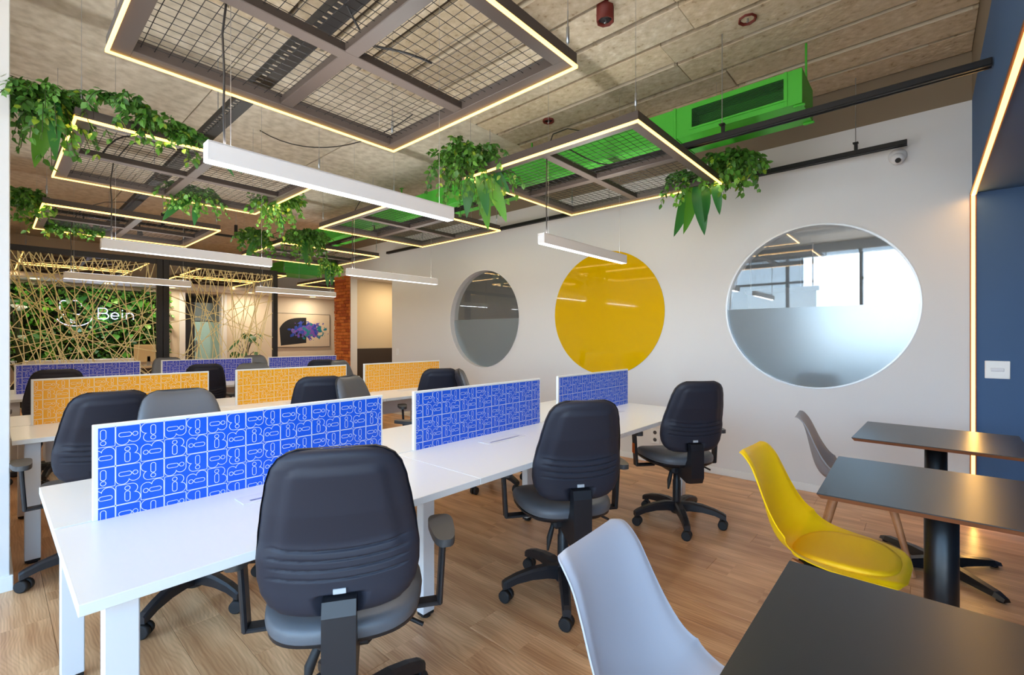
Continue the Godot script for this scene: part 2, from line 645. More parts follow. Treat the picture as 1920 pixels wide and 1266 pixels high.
func build_shell() -> void:
	# the wall with the round openings
	var st := sto()
	hole_bay(st, -5.73, -3.73, 0.0, 3.02, Vector2(-4.72, 1.585), 0.70, 0.0, -0.16)
	hole_bay(st, -1.73, 0.25, 0.0, 3.02, Vector2(-0.72, 1.585), 0.70, 0.0, -0.16)
	slab(st, -6.96, -5.73, 0, 3.02, -0.16, 0)
	slab(st, -3.73, -1.73, 0, 3.02, -0.16, 0)
	struct("wall_right", done(st), M.white_wall, "white wall with round windows and a yellow disc")
	struct("wall_right_upper", sl(-8.98, 0.25, 3.02, CEIL, -0.16, 0.0), M.taupe, "taupe band along the top of the white wall")
	st = sto()
	slab(st, -8.98, -6.96, 2.47, 3.02, -0.16, 0)
	struct("wall_header", done(st), M.white_wall)
	# blue niche
	struct("wall_niche_end", sl(0.25, 1.75, 0, 2.35, -0.16, 0.0), M.blue_wall, "blue end wall of the niche")
	struct("wall_bulkhead", sl(0.25, 1.75, 2.35, 3.02, -0.16, 4.9), M.blue_wall, "blue bulkhead above the niche")
	struct("wall_bulkhead_upper", sl(0.25, 1.75, 3.02, CEIL, -0.16, 4.9), M.taupe)
	struct("wall_niche", sl(1.6, 1.75, 0, 2.35, 0.0, 4.9), M.blue_wall)
	struct("baseboard_right", sl(-6.96, 0.25, 0.0, 0.065, 0.0, 0.012, 0.003), M.white_lacquer)
	struct("baseboard_niche", sl(0.25, 1.6, 0.0, 0.065, 0.0, 0.012, 0.003), M.white_lacquer)
	# pillar on the left
	struct("wall_pillar", sl(-4.05, -3.57, 0, CEIL, 4.60, 5.2, 0.004), M.white_wall, "white pillar beside the desk row")
	struct("baseboard_pillar", sl(-4.062, -3.558, 0, 0.08, 4.588, 5.212, 0.003), M.white_lacquer)
	# far end
	st = sto()
	slab(st, -13.66, -13.5, 0, CEIL, 1.62, 5.1)
	slab(st, -13.66, -13.5, 2.42, CEIL, 0.66, 1.62)
	slab(st, -13.66, -13.5, 0, CEIL, -4.2, 0.66)
	struct("wall_back", done(st), M.beige_wall, "beige end wall behind the string screens")
	struct("wall_corner", sl(-13.66, -8.4, 0, CEIL, -4.36, -4.2), M.beige_wall)
	st = sto()
	slab(st, -15.6, -13.66, 0, 2.42, 1.62, 1.72)
	slab(st, -15.6, -13.66, 0, 2.42, 0.56, 0.66)
	slab(st, -15.7, -15.6, 0, 2.42, 0.56, 1.72)
	slab(st, -15.7, -13.66, 2.42, 2.5, 0.56, 1.72)
	struct("wall_corridor", done(st), M.white_wall)
	struct("ceiling_lowered", sl(-13.5, -12.55, 2.47, 2.55, -4.2, 4.95), M.white_wall, "lowered plaster ceiling at the end wall")
	# alcove behind the open end of the white wall
	struct("wall_alcove", sl(-8.55, -8.40, 0, 2.47, -2.4, -0.1), M.sand_wall)
	struct("wall_alcove_back", sl(-8.55, -6.9, 0, CEIL, -2.55, -2.4), M.sand_wall)
	struct("ceiling_alcove", sl(-8.55, -6.9, 2.47, 2.55, -2.4, -0.16), M.white_wall)
	struct("trim_1", sl(-8.40, -8.37, 0, 1.10, -2.4, -0.12), M.dark_wain, "dark panel along the foot of the alcove wall")
	build_pier()
	build_meeting_rooms()
	build_window_wall()


func build_pier() -> void:
	var g := struct_group("wall_pier", "orange brick pier beside the alcove")
	part("core", sl(-8.97, -8.385, 0, 2.56, -0.14, -0.012), M.mortar, g)
	part("white_cap", sl(-8.98, -8.37, 2.56, 3.02, -0.16, 0.004), M.white_wall, g)
	part("white_side", sl(-8.372, -8.36, 0, 2.56, -0.14, 0.0), M.white_wall, g)
	var bw := 0.185
	var bh := 0.062
	var full := bmesh(Vector3(bw - 0.006, bh - 0.006, 0.03), 0.002)
	var r := RandomNumberGenerator.new()
	r.seed = 5
	var rows := int(2.56 / bh)
	for j in rows:
		var y := (j + 0.5) * bh
		if y < 0.5:
			continue
		var x := -8.98 + (0.0 if j % 2 == 0 else -bw * 0.5)
		while x < -8.37:
			var a := maxf(x, -8.98)
			var b := minf(x + bw, -8.37)
			if b - a > 0.03:
				var xf := at((a + b) / 2, y, -0.003 + r.randf_range(-0.006, 0.008))
				xf.basis = Basis.from_scale(Vector3((b - a) / bw, 1, 1))
				part("brick", full, M.brick[r.randi() % 4], g, xf)
			x += bw
	part("lower_bricks", sl(-8.98, -8.37, 0, 0.5, -0.02, 0.0), M.brick[0], g)


func build_meeting_rooms() -> void:
	# rooms seen through the round windows
	var st := sto()
	slab(st, -6.9, 1.75, 2.9, 3.0, -4.75, -0.16)
	struct("ceiling_meeting", done(st), M.white_wall)
	struct("wall_meeting_divider", sl(-2.85, -2.70, 0, 2.9, -4.6, -0.16), M.grey_wall)
	struct("wall_meeting_side", sl(-6.96, -6.86, 0, 2.9, -4.6, -0.16), M.grey_wall)
	struct("wall_meeting_dark", sl(-6.9, -2.85, 0, 2.9, -4.75, -4.6), M.grey_wall)
	struct("wall_meeting_end", sl(1.6, 1.75, 0, 2.9, -4.6, -0.16), M.grey_wall)
	st = sto()
	slab(st, -2.85, 1.75, 0, 1.1, -4.75, -4.6)
	slab(st, -2.85, 1.75, 2.7, 2.9, -4.75, -4.6)
	slab(st, -2.85, -1.6, 1.1, 2.7, -4.75, -4.6)
	slab(st, 0.9, 1.75, 1.1, 2.7, -4.75, -4.6)
	struct("wall_meeting_window", done(st), M.grey_wall)
	var w := struct_group("window_3", "daylit window of the meeting room")
	for k in 4:
		part("mullion", sl(-1.6 + k * 0.833 - 0.025, -1.6 + k * 0.833 + 0.025, 1.1, 2.7, -4.71, -4.65), M.black_metal, w)
	for k in 3:
		part("pane", sl(-1.6 + k * 0.833 + 0.025, -1.6 + (k + 1) * 0.833 - 0.025, 1.1, 2.7, -4.682, -4.678), M.tinted, w)
	# a chair back and a pale screen in the meeting room
	var scr := thing("projection_screen", "white projection screen hanging in the meeting room", "screen", Vector3(-2.1, 1.2, -4.45))
	part("sheet", sl(-0.3, 0.75, 0.0, 0.9, -0.01, 0.01), M.white_wall, scr)
	part("case", sl(-0.34, 0.79, 0.9, 0.98, -0.04, 0.04, 0.01), M.white_metal, scr)
	for hx in [-0.25, 0.70]:
		part("hanger", sl(hx - 0.01, hx + 0.01, 0.98, 1.70, -0.01, 0.01), M.white_metal, scr)
	single("wood_panel", sl(-4.1, -3.2, 0.0, 2.85, -4.58, -4.5), M.oak, "tall oak panel in the dark room behind round window", "panel")


func build_window_wall() -> void:
	# the bay behind the camera: windows on its long side, solid walls elsewhere
	struct("wall_left", sl(-13.66, -4.05, 0, CEIL, 4.95, 5.1), M.white_wall)
	struct("wall_bay_side", sl(-3.72, -3.57, 0, CEIL, 5.2, 7.4), M.white_wall)
	struct("wall_window_sill", sl(-3.72, 1.75, 0, 0.12, 7.4, 7.55), M.white_wall)
	struct("wall_window_head", sl(-3.72, 1.75, 3.2, CEIL, 7.4, 7.55), M.white_wall)
	struct("wall_bay_sill", sl(1.6, 1.75, 0, 0.12, 4.9, 7.4), M.white_wall)
	struct("wall_bay_head", sl(1.6, 1.75, 3.2, CEIL, 4.9, 7.4), M.white_wall)
	for k in 2:
		var z0 := 4.9 + k * 1.25
		var g := struct_group("window_%d" % (k + 8))
		part("frame", sl(1.62, 1.72, 0.12, 3.2, z0, z0 + 0.06, 0.004), M.black_metal, g)
		part("pane", sl(1.668, 1.672, 0.12, 3.2, z0 + 0.06, z0 + 1.25), M.glass, g)
	var n := 4
	var w := 5.4 / n
	for k in n:
		var x0 := -3.72 + k * w
		var g := struct_group("window_%d" % (k + 4))
		part("frame", sl(x0 - 0.03, x0 + 0.03, 0.12, 3.2, 7.42, 7.52, 0.004), M.black_metal, g)
		part("transom", sl(x0 + 0.03, x0 + w - 0.03, 2.55, 2.60, 7.43, 7.51, 0.004), M.black_metal, g)
		part("pane", sl(x0 + 0.03, x0 + w - 0.03, 0.12, 2.55, 7.468, 7.472), M.glass, g)
		part("pane", sl(x0 + 0.03, x0 + w - 0.03, 2.60, 3.2, 7.468, 7.472), M.glass, g)


func build_ceiling() -> void:
	var g := struct_group("ceiling", "bare board-marked concrete ceiling")
	part("slab", sl(-13.66, 1.75, CEIL, CEIL + 0.12, -4.36, 7.55), M.concrete_joint, g)
	var r := RandomNumberGenerator.new()
	r.seed = 19
	# board-marked strips
	var z := 0.0
	while z < 7.3:
		var w := 0.305 + r.randf_range(-0.02, 0.02)
		var x := -3.24
		while x < 0.25:
			var x2 := minf(x + [1.62, 2.10, 1.85][r.randi() % 3], 0.25)
			if 0.25 - x2 < 0.5:
				x2 = 0.25
			var y := CEIL - 0.036 + r.randf_range(-0.007, 0.006)
			part("concrete_strip", sl(x + 0.002, x2 - 0.002, y, CEIL + 0.01, z + r.randf_range(0.014, 0.022), z + w - r.randf_range(0.014, 0.022), 0.003), M.concrete[r.randi() % 4], g)
			# a thin seam of cement left along the joint
			if r.randf() < 0.3:
				var a := x + r.randf_range(0.0, 0.5)
				var b := x2 - r.randf_range(0.0, 0.5)
				part("cement_seam", sl(a, maxf(a + 0.3, b), y - 0.006, CEIL, z + w - 0.017, z + w - 0.010, 0.002), M.mortar_ridge, g)
			x = x2
		z += w
	# smooth cast panels
	var x := -13.66
	while x < -3.3:
		var x2 := minf(x + 2.084, -3.245)
		z = -4.3
		while z < 4.9:
			var z2 := minf(z + 1.29, 4.95)
			part("cast_panel", sl(x + 0.003, x2 - 0.003, CEIL - 0.02 + r.randf_range(-0.004, 0.004), CEIL + 0.01, z + 0.003, z2 - 0.003, 0.004), M.concrete_smooth, g)
			z = z2
		x = x2


func plank_mesh(len: float, wid: float, row: int, flip: bool, off: float) -> ArrayMesh:
	var st := sto()
	plank_into(st, Vector3.ZERO, len, wid, row, flip, off)
	return done(st)


func plank_into(st: SurfaceTool, c: Vector3, len: float, wid: float, row: int, flip: bool, off: float) -> void:
	var hx := len / 2
	var hz := wid / 2
	var b := 0.0012
	var v0 := row * 0.25 + 0.008
	var v1 := row * 0.25 + 0.242
	var vert := func(x: float, y: float, z: float) -> void:
		var u := (x / len + 0.5) * (len / 1.22) + off
		var t := z / wid + 0.5
		st.set_uv(Vector2(-u if flip else u, lerpf(v0, v1, t)))
		st.add_vertex(c + Vector3(x, y, z))
	var q := func(P: Array) -> void:
		for k in [0, 2, 1, 0, 3, 2]:
			vert.call(P[k].x, P[k].y, P[k].z)
	var T := [Vector3(-hx + b, 0, -hz + b), Vector3(-hx + b, 0, hz - b), Vector3(hx - b, 0, hz - b), Vector3(hx - b, 0, -hz + b)]
	var L := [Vector3(-hx, -0.0022, -hz), Vector3(-hx, -0.0022, hz), Vector3(hx, -0.0022, hz), Vector3(hx, -0.0022, -hz)]
	q.call(T)
	for k in 4:
		q.call([T[k], L[k], L[(k + 1) % 4], T[(k + 1) % 4]])


func build_floor() -> void:
	var g := struct_group("floor", "oak plank floor")
	part("underlay", sl(-15.7, 1.75, -0.15, -0.0018, -4.75, 7.55), mat(Color(0.44, 0.32, 0.22), 0.8), g)
	var L := 1.22
	var W := 0.18
	var meshes := []
	for k in 8:
		meshes.append(plank_mesh(L - 0.0006, W - 0.0006, k % 4, k >= 4, 0.13 * k))
	var r := RandomNumberGenerator.new()
	r.seed = 23
	var rest := []
	for k in 4:
		rest.append(sto())
	var z := -4.7
	var row := 0
	while z < 7.4:
		var x := -15.7 - fmod(row * 0.437, L)
		while x < 1.7:
			var c := Vector3(x + L / 2, 0, z + W / 2)
			var variant := r.randi() % 8
			var tone := r.randi() % 4
			if c.x > -6.9 and c.x < 1.2 and z > -0.1 and z < 5.0:
				part("plank", meshes[variant], M.floor[tone], g, at(c.x, c.y, c.z))
			else:
				plank_into(rest[tone], c, L - 0.0006, W - 0.0006, variant % 4, variant >= 4, 0.13 * variant)
			x += L
		z += W
		row += 1
	for k in 4:
		var o := part("far_planks", done(rest[k]), M.floor[k], g)
		o.set_meta("kind", "stuff")


func half_disc(st: SurfaceTool, r: float, top: bool, z0: float, z1: float) -> void:
	var p := PackedVector2Array()
	for k in 49:
		var a := PI * k / 48 + (0.0 if top else PI)
		p.append(Vector2(cos(a) * r, sin(a) * r))
	prism(st, p, z0, z1, Transform3D.IDENTITY, true)


func build_circle_windows() -> void:
	var c := [Vector3(-4.72, 1.585, 0), Vector3(-0.72, 1.585, 0)]
	for k in 2:
		var g := struct_group("window_%d" % (k + 1), ["round window beside the yellow disc, clear above and frosted below, towards the alcove", "round window beside the blue niche, clear above and frosted below"][k])
		g.position = c[k]
		var zg := -0.075 if k == 0 else -0.03
		var st := sto(true)
		var pts := []
		for j in 97:
			var a := TAU * j / 96
			pts.append(Vector3(cos(a) * 0.697, sin(a) * 0.697, 0))
		st.set_smooth_group(0)
		var prof := [Vector2(0.703, 0.004), Vector2(0.690, 0.004), Vector2(0.690, zg - 0.02), Vector2(0.703, zg - 0.02)]
		for j in 96:
			var a := TAU * j / 96
			var b := TAU * (j + 1) / 96
			for m in 3:
				var p: Vector2 = prof[m]
				var q: Vector2 = prof[m + 1]
				st.set_smooth_group(m + 1)
				quad(st, Vector3(cos(a) * p.x, sin(a) * p.x, p.y), Vector3(cos(b) * p.x, sin(b) * p.x, p.y), Vector3(cos(b) * q.x, sin(b) * q.x, q.y), Vector3(cos(a) * q.x, sin(a) * q.x, q.y))
		part("ring_frame", done(st), M.ring if k == 1 else M.white_metal, g)
		st = sto()
		half_disc(st, 0.692, true, zg - 0.004, zg)
		part("clear_pane", done(st), M.glass, g)
		st = sto()
		half_disc(st, 0.692, false, zg - 0.008, zg)
		part("frosted_pane", done(st), M.frosted, g)
	var st := sto()
	var p := PackedVector2Array()
	for k in 96:
		p.append(Vector2(cos(TAU * k / 96), sin(TAU * k / 96)) * 0.705)
	prism(st, p, 0.001, 0.009, Transform3D.IDENTITY, true)
	single("yellow_disc", done(st), M.yellow_glass, "glossy yellow glass disc on white wall between the round windows", "wall disc", at(-2.73, 1.598, 0))
	# light line round the blue niche
	var t := thing("niche_light_strip", "warm light strip along the edge of the blue niche", "light strip", Vector3(0.25, 0, 0))
	part("upright_profile", sl(-0.012, 0.022, 0.0, 2.35, 0.0005, 0.012), M.ply, t)
	part("upright_light_strip", sl(-0.005, 0.015, 0.0, 2.345, 0.012, 0.016), M.led, t)
	part("edge_profile", sl(-0.012, 0.022, 2.335, 2.35, 0.0, 4.9), M.ply, t)
	part("edge_light_strip", sl(-0.005, 0.015, 2.330, 2.335, 0.016, 4.89), M.led, t)
	area_light("upright_light", t, Vector3(0.008, 1.2, 0.024), Vector2(0.03, 2.3), Vector3(0, 0, 1), 0.30, Color(1.0, 0.76, 0.42))
	area_light("edge_light", t, Vector3(0.005, 2.322, 2.45), Vector2(0.02, 4.8), Vector3(0, -1, 0), 0.65, Color(1.0, 0.76, 0.42))


# ---------------------------------------------------------------- far end: string screens, plant wall, neon sign, reception
func leaf_mesh(len: float, wid: float, fold := 0.25, droop := 0.2, n := 5) -> ArrayMesh:   # a pointed leaf along +z from the origin, folded along its midrib
	var st := sto(true)
	var A := []
	var B := []
	var C := []
	for k in n + 1:
		var s := float(k) / n
		var w := wid * 0.5 * pow(sin(PI * pow(s, 0.75)), 0.8) if k > 0 and k < n else 0.0
		var y := -droop * len * s * s
		A.append(Vector3(-w, y + w * fold, s * len))
		B.append(Vector3(0, y, s * len))
		C.append(Vector3(w, y + w * fold, s * len))
	for k in n:
		for pr in [[A, B], [B, C]]:
			var a: Array = pr[0]
			var b: Array = pr[1]
			if a[k] != b[k]:
				tri(st, a[k], b[k + 1], b[k])
			if a[k + 1] != b[k + 1]:
				tri(st, a[k], a[k + 1], b[k + 1])
	return done(st)


func aim(dir: Vector3, roll: float, s := 1.0) -> Basis:   # +z towards dir
	var up := Vector3.UP if absf(dir.normalized().y) < 0.7 else Vector3(0.6, 0, 0.8)
	return Basis.looking_at(-dir, up) * Basis(Vector3(0, 0, 1), roll) * Basis.from_scale(Vector3.ONE * s)


func scatter(called: String, parent: Node, mesh: Mesh, xfs: Array, cols: Array) -> MultiMeshInstance3D:
	var mm := MultiMesh.new()
	mm.transform_format = MultiMesh.TRANSFORM_3D
	mm.use_colors = true
	mm.mesh = mesh
	mm.instance_count = xfs.size()
	for k in xfs.size():
		mm.set_instance_transform(k, xfs[k])
		mm.set_instance_color(k, cols[k])
	var o := MultiMeshInstance3D.new()
	o.name = called
	o.multimesh = mm
	o.material_override = M.leaf
	parent.add_child(o, true)
	o.set_meta("kind", "stuff")
	return o


func leaf_color(r: RandomNumberGenerator, bright := 0.0) -> Color:
	var a := Color(0.03, 0.12, 0.02)
	var b := Color(0.13, 0.33, 0.035)
	var c := a.lerp(b, clampf(r.randf() * 0.75 + bright, 0, 1))
	if r.randf() < 0.04 + bright * 0.12:
		c = Color(0.30, 0.42, 0.03)
	return c


func make_leaf_mats() -> void:
	M.leaves = []
	for c in [Color(0.18, 0.42, 0.13), Color(0.26, 0.52, 0.15), Color(0.40, 0.62, 0.16), Color(0.14, 0.33, 0.14)]:
		var m := mat(c, 0.45)
		m.backlight_enabled = true
		m.backlight = c
		M.leaves.append(m)
	G.leaf_small = leaf_mesh(1.0, 0.62, 0.2, 0.25, 3)
	G.leaf_round = leaf_mesh(1.0, 0.8, 0.15, 0.2, 4)
	G.leaf_strap = leaf_mesh(1.0, 0.27, 0.25, 0.22, 9)


func string_screen(label: String, za: float, zb: float, sd: int, count: int) -> void:   # za < zb, plane x = -8.4
	var X := -8.4
	var t := thing("string_screen", label, "screen", Vector3(X, 0, 0), 0, "string screens behind the desks")
	var y1 := 2.47
	var w := 0.072
	part("post", sl(-0.035, 0.035, 0, y1, za, za + w, 0.003), M.black_metal, t)
	part("post", sl(-0.035, 0.035, 0, y1, zb - w, zb, 0.003), M.black_metal, t)
	part("top_beam", sl(-0.035, 0.035, y1 - 0.072, y1, za + w, zb - w, 0.003), M.black_metal, t)
	part("bottom_beam", sl(-0.035, 0.035, 0, 0.06, za + w, zb - w, 0.003), M.black_metal, t)
	var r := RandomNumberGenerator.new()
	r.seed = sd
	var a0 := za + w
	var b0 := zb - w
	var t0 := 0.06
	var t1 := y1 - 0.072
	# one cord wound to and fro: from each peg to a peg on another side
	var pick := func(side: int) -> Vector3:
		match side:
			0: return Vector3(0, t1, lerpf(a0, b0, snappedf(r.randf(), 0.055)))
			1: return Vector3(0, lerpf(t0, t1, snappedf(r.randf_range(0.18, 1.0), 0.09)), b0)
			2: return Vector3(0, t0, lerpf(a0, b0, snappedf(r.randf(), 0.055)))
		return Vector3(0, lerpf(t0, t1, snappedf(r.randf_range(0.18, 1.0), 0.09)), a0)
	var unit := tmesh([Vector3.ZERO, Vector3(0, 0, 1)], 0.0052, 5)
	var sides := [0, 2, 0, 2, 0, 1, 3, 2, 0, 3, 1, 2]
	for k in count:
		var s1: int = sides[k % 12]
		var s2: int = sides[(k + 1) % 12]
		var p: Vector3 = pick.call(s1)
		var q: Vector3 = pick.call(s2)
		if s1 == s2 or p.distance_to(q) < 0.5:
			continue
		p.x = r.randf_range(-0.02, 0.02)
		var d := q - p
		var b := Basis.looking_at(-d, Vector3.RIGHT)
		b.z *= d.length()
		part("cord", unit, M.gold_cord, t, Transform3D(b, p))
	# short zig-zag under the top beam
	var z := a0 + 0.02
	var n := 0
	while z < b0 - 0.1:
		var p := Vector3(0.012, t1 - (0.0 if n % 2 == 0 else 0.17 + 0.05 * sin(n * 1.7)), z)
		z += 0.055
		n += 1
		var q := Vector3(0.012, t1 - (0.0 if n % 2 == 0 else 0.17 + 0.05 * sin(n * 1.7)), z)
		var d := q - p
		var b := Basis.looking_at(-d, Vector3.RIGHT)
		b.z *= d.length()
		part("cord", unit, M.gold_cord, t, Transform3D(b, p))


func neon_sign() -> void:
	var t := thing("neon_sign", "white neon sign reading Bein with a smiling face, on the plant wall", "neon sign", Vector3(-13.22, 0, 0))
	# local drawing: u to the right (towards -z), v up, in metres from (z 3.75, y 1.55)
	var P := func(u: float, v: float) -> Vector3: return Vector3(0, 1.55 + v, 3.76 - u)
	var arc := func(cu: float, cv: float, ru: float, rv: float, a0: float, a1: float) -> Array:
		var o := []
		for k in 13:
			var a := deg_to_rad(lerpf(a0, a1, k / 12.0))
			o.append(P.call(cu + ru * cos(a), cv + rv * sin(a)))
		return o
	var strokes := {
		"face": [
			arc.call(0.10, 0.46, 0.06, 0.07, 180, 60),
			[P.call(0.04, 0.42), P.call(0.04, 0.30)],
			arc.call(0.10, 0.29, 0.05, 0.05, 190, 270),
			arc.call(0.27, 0.42, 0.10, 0.12, 105, 60),
			arc.call(0.27, 0.42, 0.10, 0.12, 35, 5),
			arc.call(0.07, 0.14, 0.04, 0.05, 95, 190),
			arc.call(0.26, 0.20, 0.27, 0.19, 195, 355),
			[P.call(0.20, 0.10), P.call(0.20, 0.15), P.call(0.27, 0.085), P.call(0.20, 0.085)],
			arc.call(0.30, 0.28, 0.06, 0.03, 200, 330),
		],
		"letter_b": [
			[P.call(0.63, 0.17), P.call(0.63, 0.40), P.call(0.73, 0.40)], arc.call(0.73, 0.345, 0.05, 0.055, 90, -90), [P.call(0.73, 0.29), P.call(0.63, 0.29)],
			arc.call(0.74, 0.23, 0.06, 0.06, 90, -90), [P.call(0.74, 0.17), P.call(0.63, 0.17)],
		],
		"letter_e": [arc.call(0.905, 0.24, 0.065, 0.07, 0, 320), [P.call(0.97, 0.24), P.call(0.84, 0.24)]],
		"letter_i": [[P.call(1.03, 0.17), P.call(1.03, 0.31)], [P.call(1.03, 0.35), P.call(1.03, 0.375)]],
		"letter_n": [[P.call(1.10, 0.17), P.call(1.10, 0.31)], arc.call(1.16, 0.25, 0.06, 0.06, 180, 0), [P.call(1.22, 0.25), P.call(1.22, 0.17)]],
	}
	for key in strokes:
		var st := sto(true)
		for s in strokes[key]:
			tube(st, s, 0.008, 6)
		part(key + "_neon_tube", done(st), M.neon, t)
	var l := OmniLight3D.new()
	l.name = "neon_light"
	l.light_color = Color(0.75, 0.8, 1.0)
	l.light_energy = 0.25
	l.light_size = 0.1
	l.shadow_enabled = true
	l.omni_range = 20
	l.omni_attenuation = 2
	t.add_child(l)
	l.position = Vector3(0.1, 1.75, 3.1)


func build_far_end() -> void:
	make_leaf_mats()
	string_screen("black framed screen of gold cords in front of the plant wall", 2.98, 4.93, 91, 62)
	string_screen("black framed screen of gold cords in front of the corridor door", 1.36, 2.975, 92, 50)
	# plant wall
	var g := thing("plant_wall", "vertical garden of leafy plants behind the neon sign", "plant wall", Vector3(-13.49, 0, 0))
	part("backing_board", sl(0.0, 0.05, 0.86, 2.38, 1.87, 4.9), M.soil_board, g)
	var r := RandomNumberGenerator.new()
	r.seed = 33
	var xfs := []
	var cols := []
	for k in 3200:
		var p := Vector3(0.06 + r.randf() * 0.12, r.randf_range(0.85, 2.42), r.randf_range(1.82, 4.9))
		var d := Vector3(r.randf_range(0.3, 1.0), r.randf_range(-0.9, 0.5), r.randf_range(-0.8, 0.8)).normalized()
		xfs.append(Transform3D(aim(d, r.randf_range(-1, 1), r.randf_range(0.05, 0.11)), p))
		cols.append(leaf_color(r))
	scatter("foliage", g, G.leaf_small, xfs, cols)
	for k in 240:
		var p := Vector3(0.10 + r.randf() * 0.1, r.randf_range(0.95, 2.36), r.randf_range(1.86, 4.85))
		var d := Vector3(r.randf_range(0.35, 1.0), r.randf_range(-1.0, 0.1), r.randf_range(-0.8, 0.8)).normalized()
		part("leaf", G.leaf_round if k % 3 else G.leaf_small, M.leaves[r.randi() % 4], g, Transform3D(aim(d, r.randf_range(-1, 1), r.randf_range(0.10, 0.19)), p))
	neon_sign()
	# tall plant before the plant wall
	var tp := thing("tall_plant", "tall broad leaved plant in front of the plant wall", "plant", Vector3(-12.62, 0, 4.32))
	var st := sto(true)
	lathe(st, [Vector2(0.0, 0.0), Vector2(0.15, 0.0), Vector2(0.20, 0.45), Vector2(0.17, 0.45), Vector2(0.16, 0.40), Vector2(0, 0.40)], 20)
	part("pot", done(st), M.black_metal, tp)
	for k in 20:
		var a := k * 2.4
		var h := r.randf_range(0.75, 2.35)
		var top := Vector3(cos(a) * 0.14 + 0.06, h, sin(a) * 0.22)
		part("stem", tmesh(bezier(Vector3(0, 0.4, 0), Vector3(0, h * 0.6, 0), Vector3(top.x * 0.4, h * 0.9, top.z * 0.4), top, 5), 0.008, 5), M.stem, tp)
		var d := Vector3(cos(a), r.randf_range(-0.5, 0.35), sin(a)).normalized()
		part("leaf", G.leaf_round, M.leaves[[3, 0, 1, 0][k % 4]], tp, Transform3D(aim(d, r.randf_range(-0.5, 0.5), r.randf_range(0.22, 0.32)), top))
	# ledge and reception desk
	single("wall_ledge", sl(-13.44, -13.1, 0.80, 0.86, 2.4, 4.9, 0.004), M.white_lacquer, "white ledge under the plant wall", "ledge")
	var d := thing("reception_desk", "dark reception desk with pale top behind the string screen", "desk", Vector3(-12.1, 0, 2.8))
	part("body", sl(-0.3, 0.3, 0.0, 0.70, -0.75, 1.0, 0.005), M.dark_wain, d)
	part("worktop", sl(-0.33, 0.33, 0.70, 0.735, -0.78, 1.03, 0.004), M.beige_wall, d)
	var mo := thing("computer_monitor", "beige backed computer monitor on the reception desk", "monitor", Vector3(-12.05, 0.735, 2.48))
	part("casing", sl(-0.02, 0.02, 0.08, 0.44, -0.24, 0.24, 0.008), mat(Color(0.84, 0.77, 0.60), 0.5), mo)
	part("stand", sl(-0.02, 0.02, 0.0, 0.2, -0.03, 0.03, 0.004), M.steel, mo)
	part("foot", sl(-0.09, 0.09, 0.0, 0.012, -0.12, 0.12, 0.004), M.steel, mo)
	# corridor door
	var dr := struct_group("door_1", "glass corridor door with dark leaf beside it")
	part("dark_leaf", sl(-13.70, -13.66, 0.0, 2.2, 1.27, 1.50, 0.003), mat(Color(0.12, 0.13, 0.16), 0.5), dr)
	part("glass_leaf", sl(-13.70, -13.68, 0.0, 1.72, 0.72, 1.26), M.blue_glass, dr)
	part("glass_top", sl(-13.70, -13.68, 1.74, 2.2, 0.72, 1.26), mat(Color(0.45, 0.52, 0.55), 0.15), dr)
	part("jamb", sl(-13.70, -13.48, 0.0, 2.42, 1.50, 1.62), M.white_wall, dr)
	part("jamb", sl(-13.72, -13.48, 0.0, 2.42, 0.60, 0.72), M.white_wall, dr)
	part("handle", sl(-13.66, -13.62, 0.95, 1.25, 1.22, 1.25, 0.003), M.steel, dr)
	# painting
	var pa := thing("abstract_painting", "abstract painting with dark field and blue violet splash", "painting", Vector3(-13.49, 0, 0))
	part("frame", sl(0.0, 0.03, 1.04, 2.01, -2.17, -0.60, 0.003), mat(Color(0.20, 0.17, 0.14), 0.5), pa)
	var q := sto()
	for v in [[Vector3(0.034, 1.055, -0.615), Vector2(0, 1)], [Vector3(0.034, 1.995, -2.155), Vector2(1, 0)], [Vector3(0.034, 1.055, -2.155), Vector2(1, 1)], [Vector3(0.034, 1.055, -0.615), Vector2(0, 1)], [Vector3(0.034, 1.995, -0.615), Vector2(0, 0)], [Vector3(0.034, 1.995, -2.155), Vector2(1, 0)]]:
		q.set_uv(v[1])
		q.add_vertex(v[0])
	part("canvas", done(q), M.painting, pa)
	# small plant by the beige wall
	var sp := thing("indoor_palm", "thin leaved plant by the beige end wall near the painting", "plant", Vector3(-12.9, 0, 0.35))
	st = sto(true)
	lathe(st, [Vector2(0.0, 0.0), Vector2(0.12, 0.0), Vector2(0.16, 0.40), Vector2(0.13, 0.40), Vector2(0, 0.36)], 18)
	part("pot", done(st), M.red_box, sp)
	for k in 14:
		var a := k * 2.4
		var h := r.randf_range(0.9, 1.45)
		var top := Vector3(cos(a) * 0.2, h, sin(a) * 0.25)
		part("stem", tmesh(bezier(Vector3(0, 0.36, 0), Vector3(0, h * 0.7, 0), Vector3(top.x * 0.5, h, top.z * 0.5), top, 4), 0.008, 5), M.stem, sp)
		part("leaf", G.leaf_round, M.leaves[3], sp, Transform3D(aim(Vector3(cos(a), -0.7, sin(a)).normalized(), 0.2, 0.22), top))
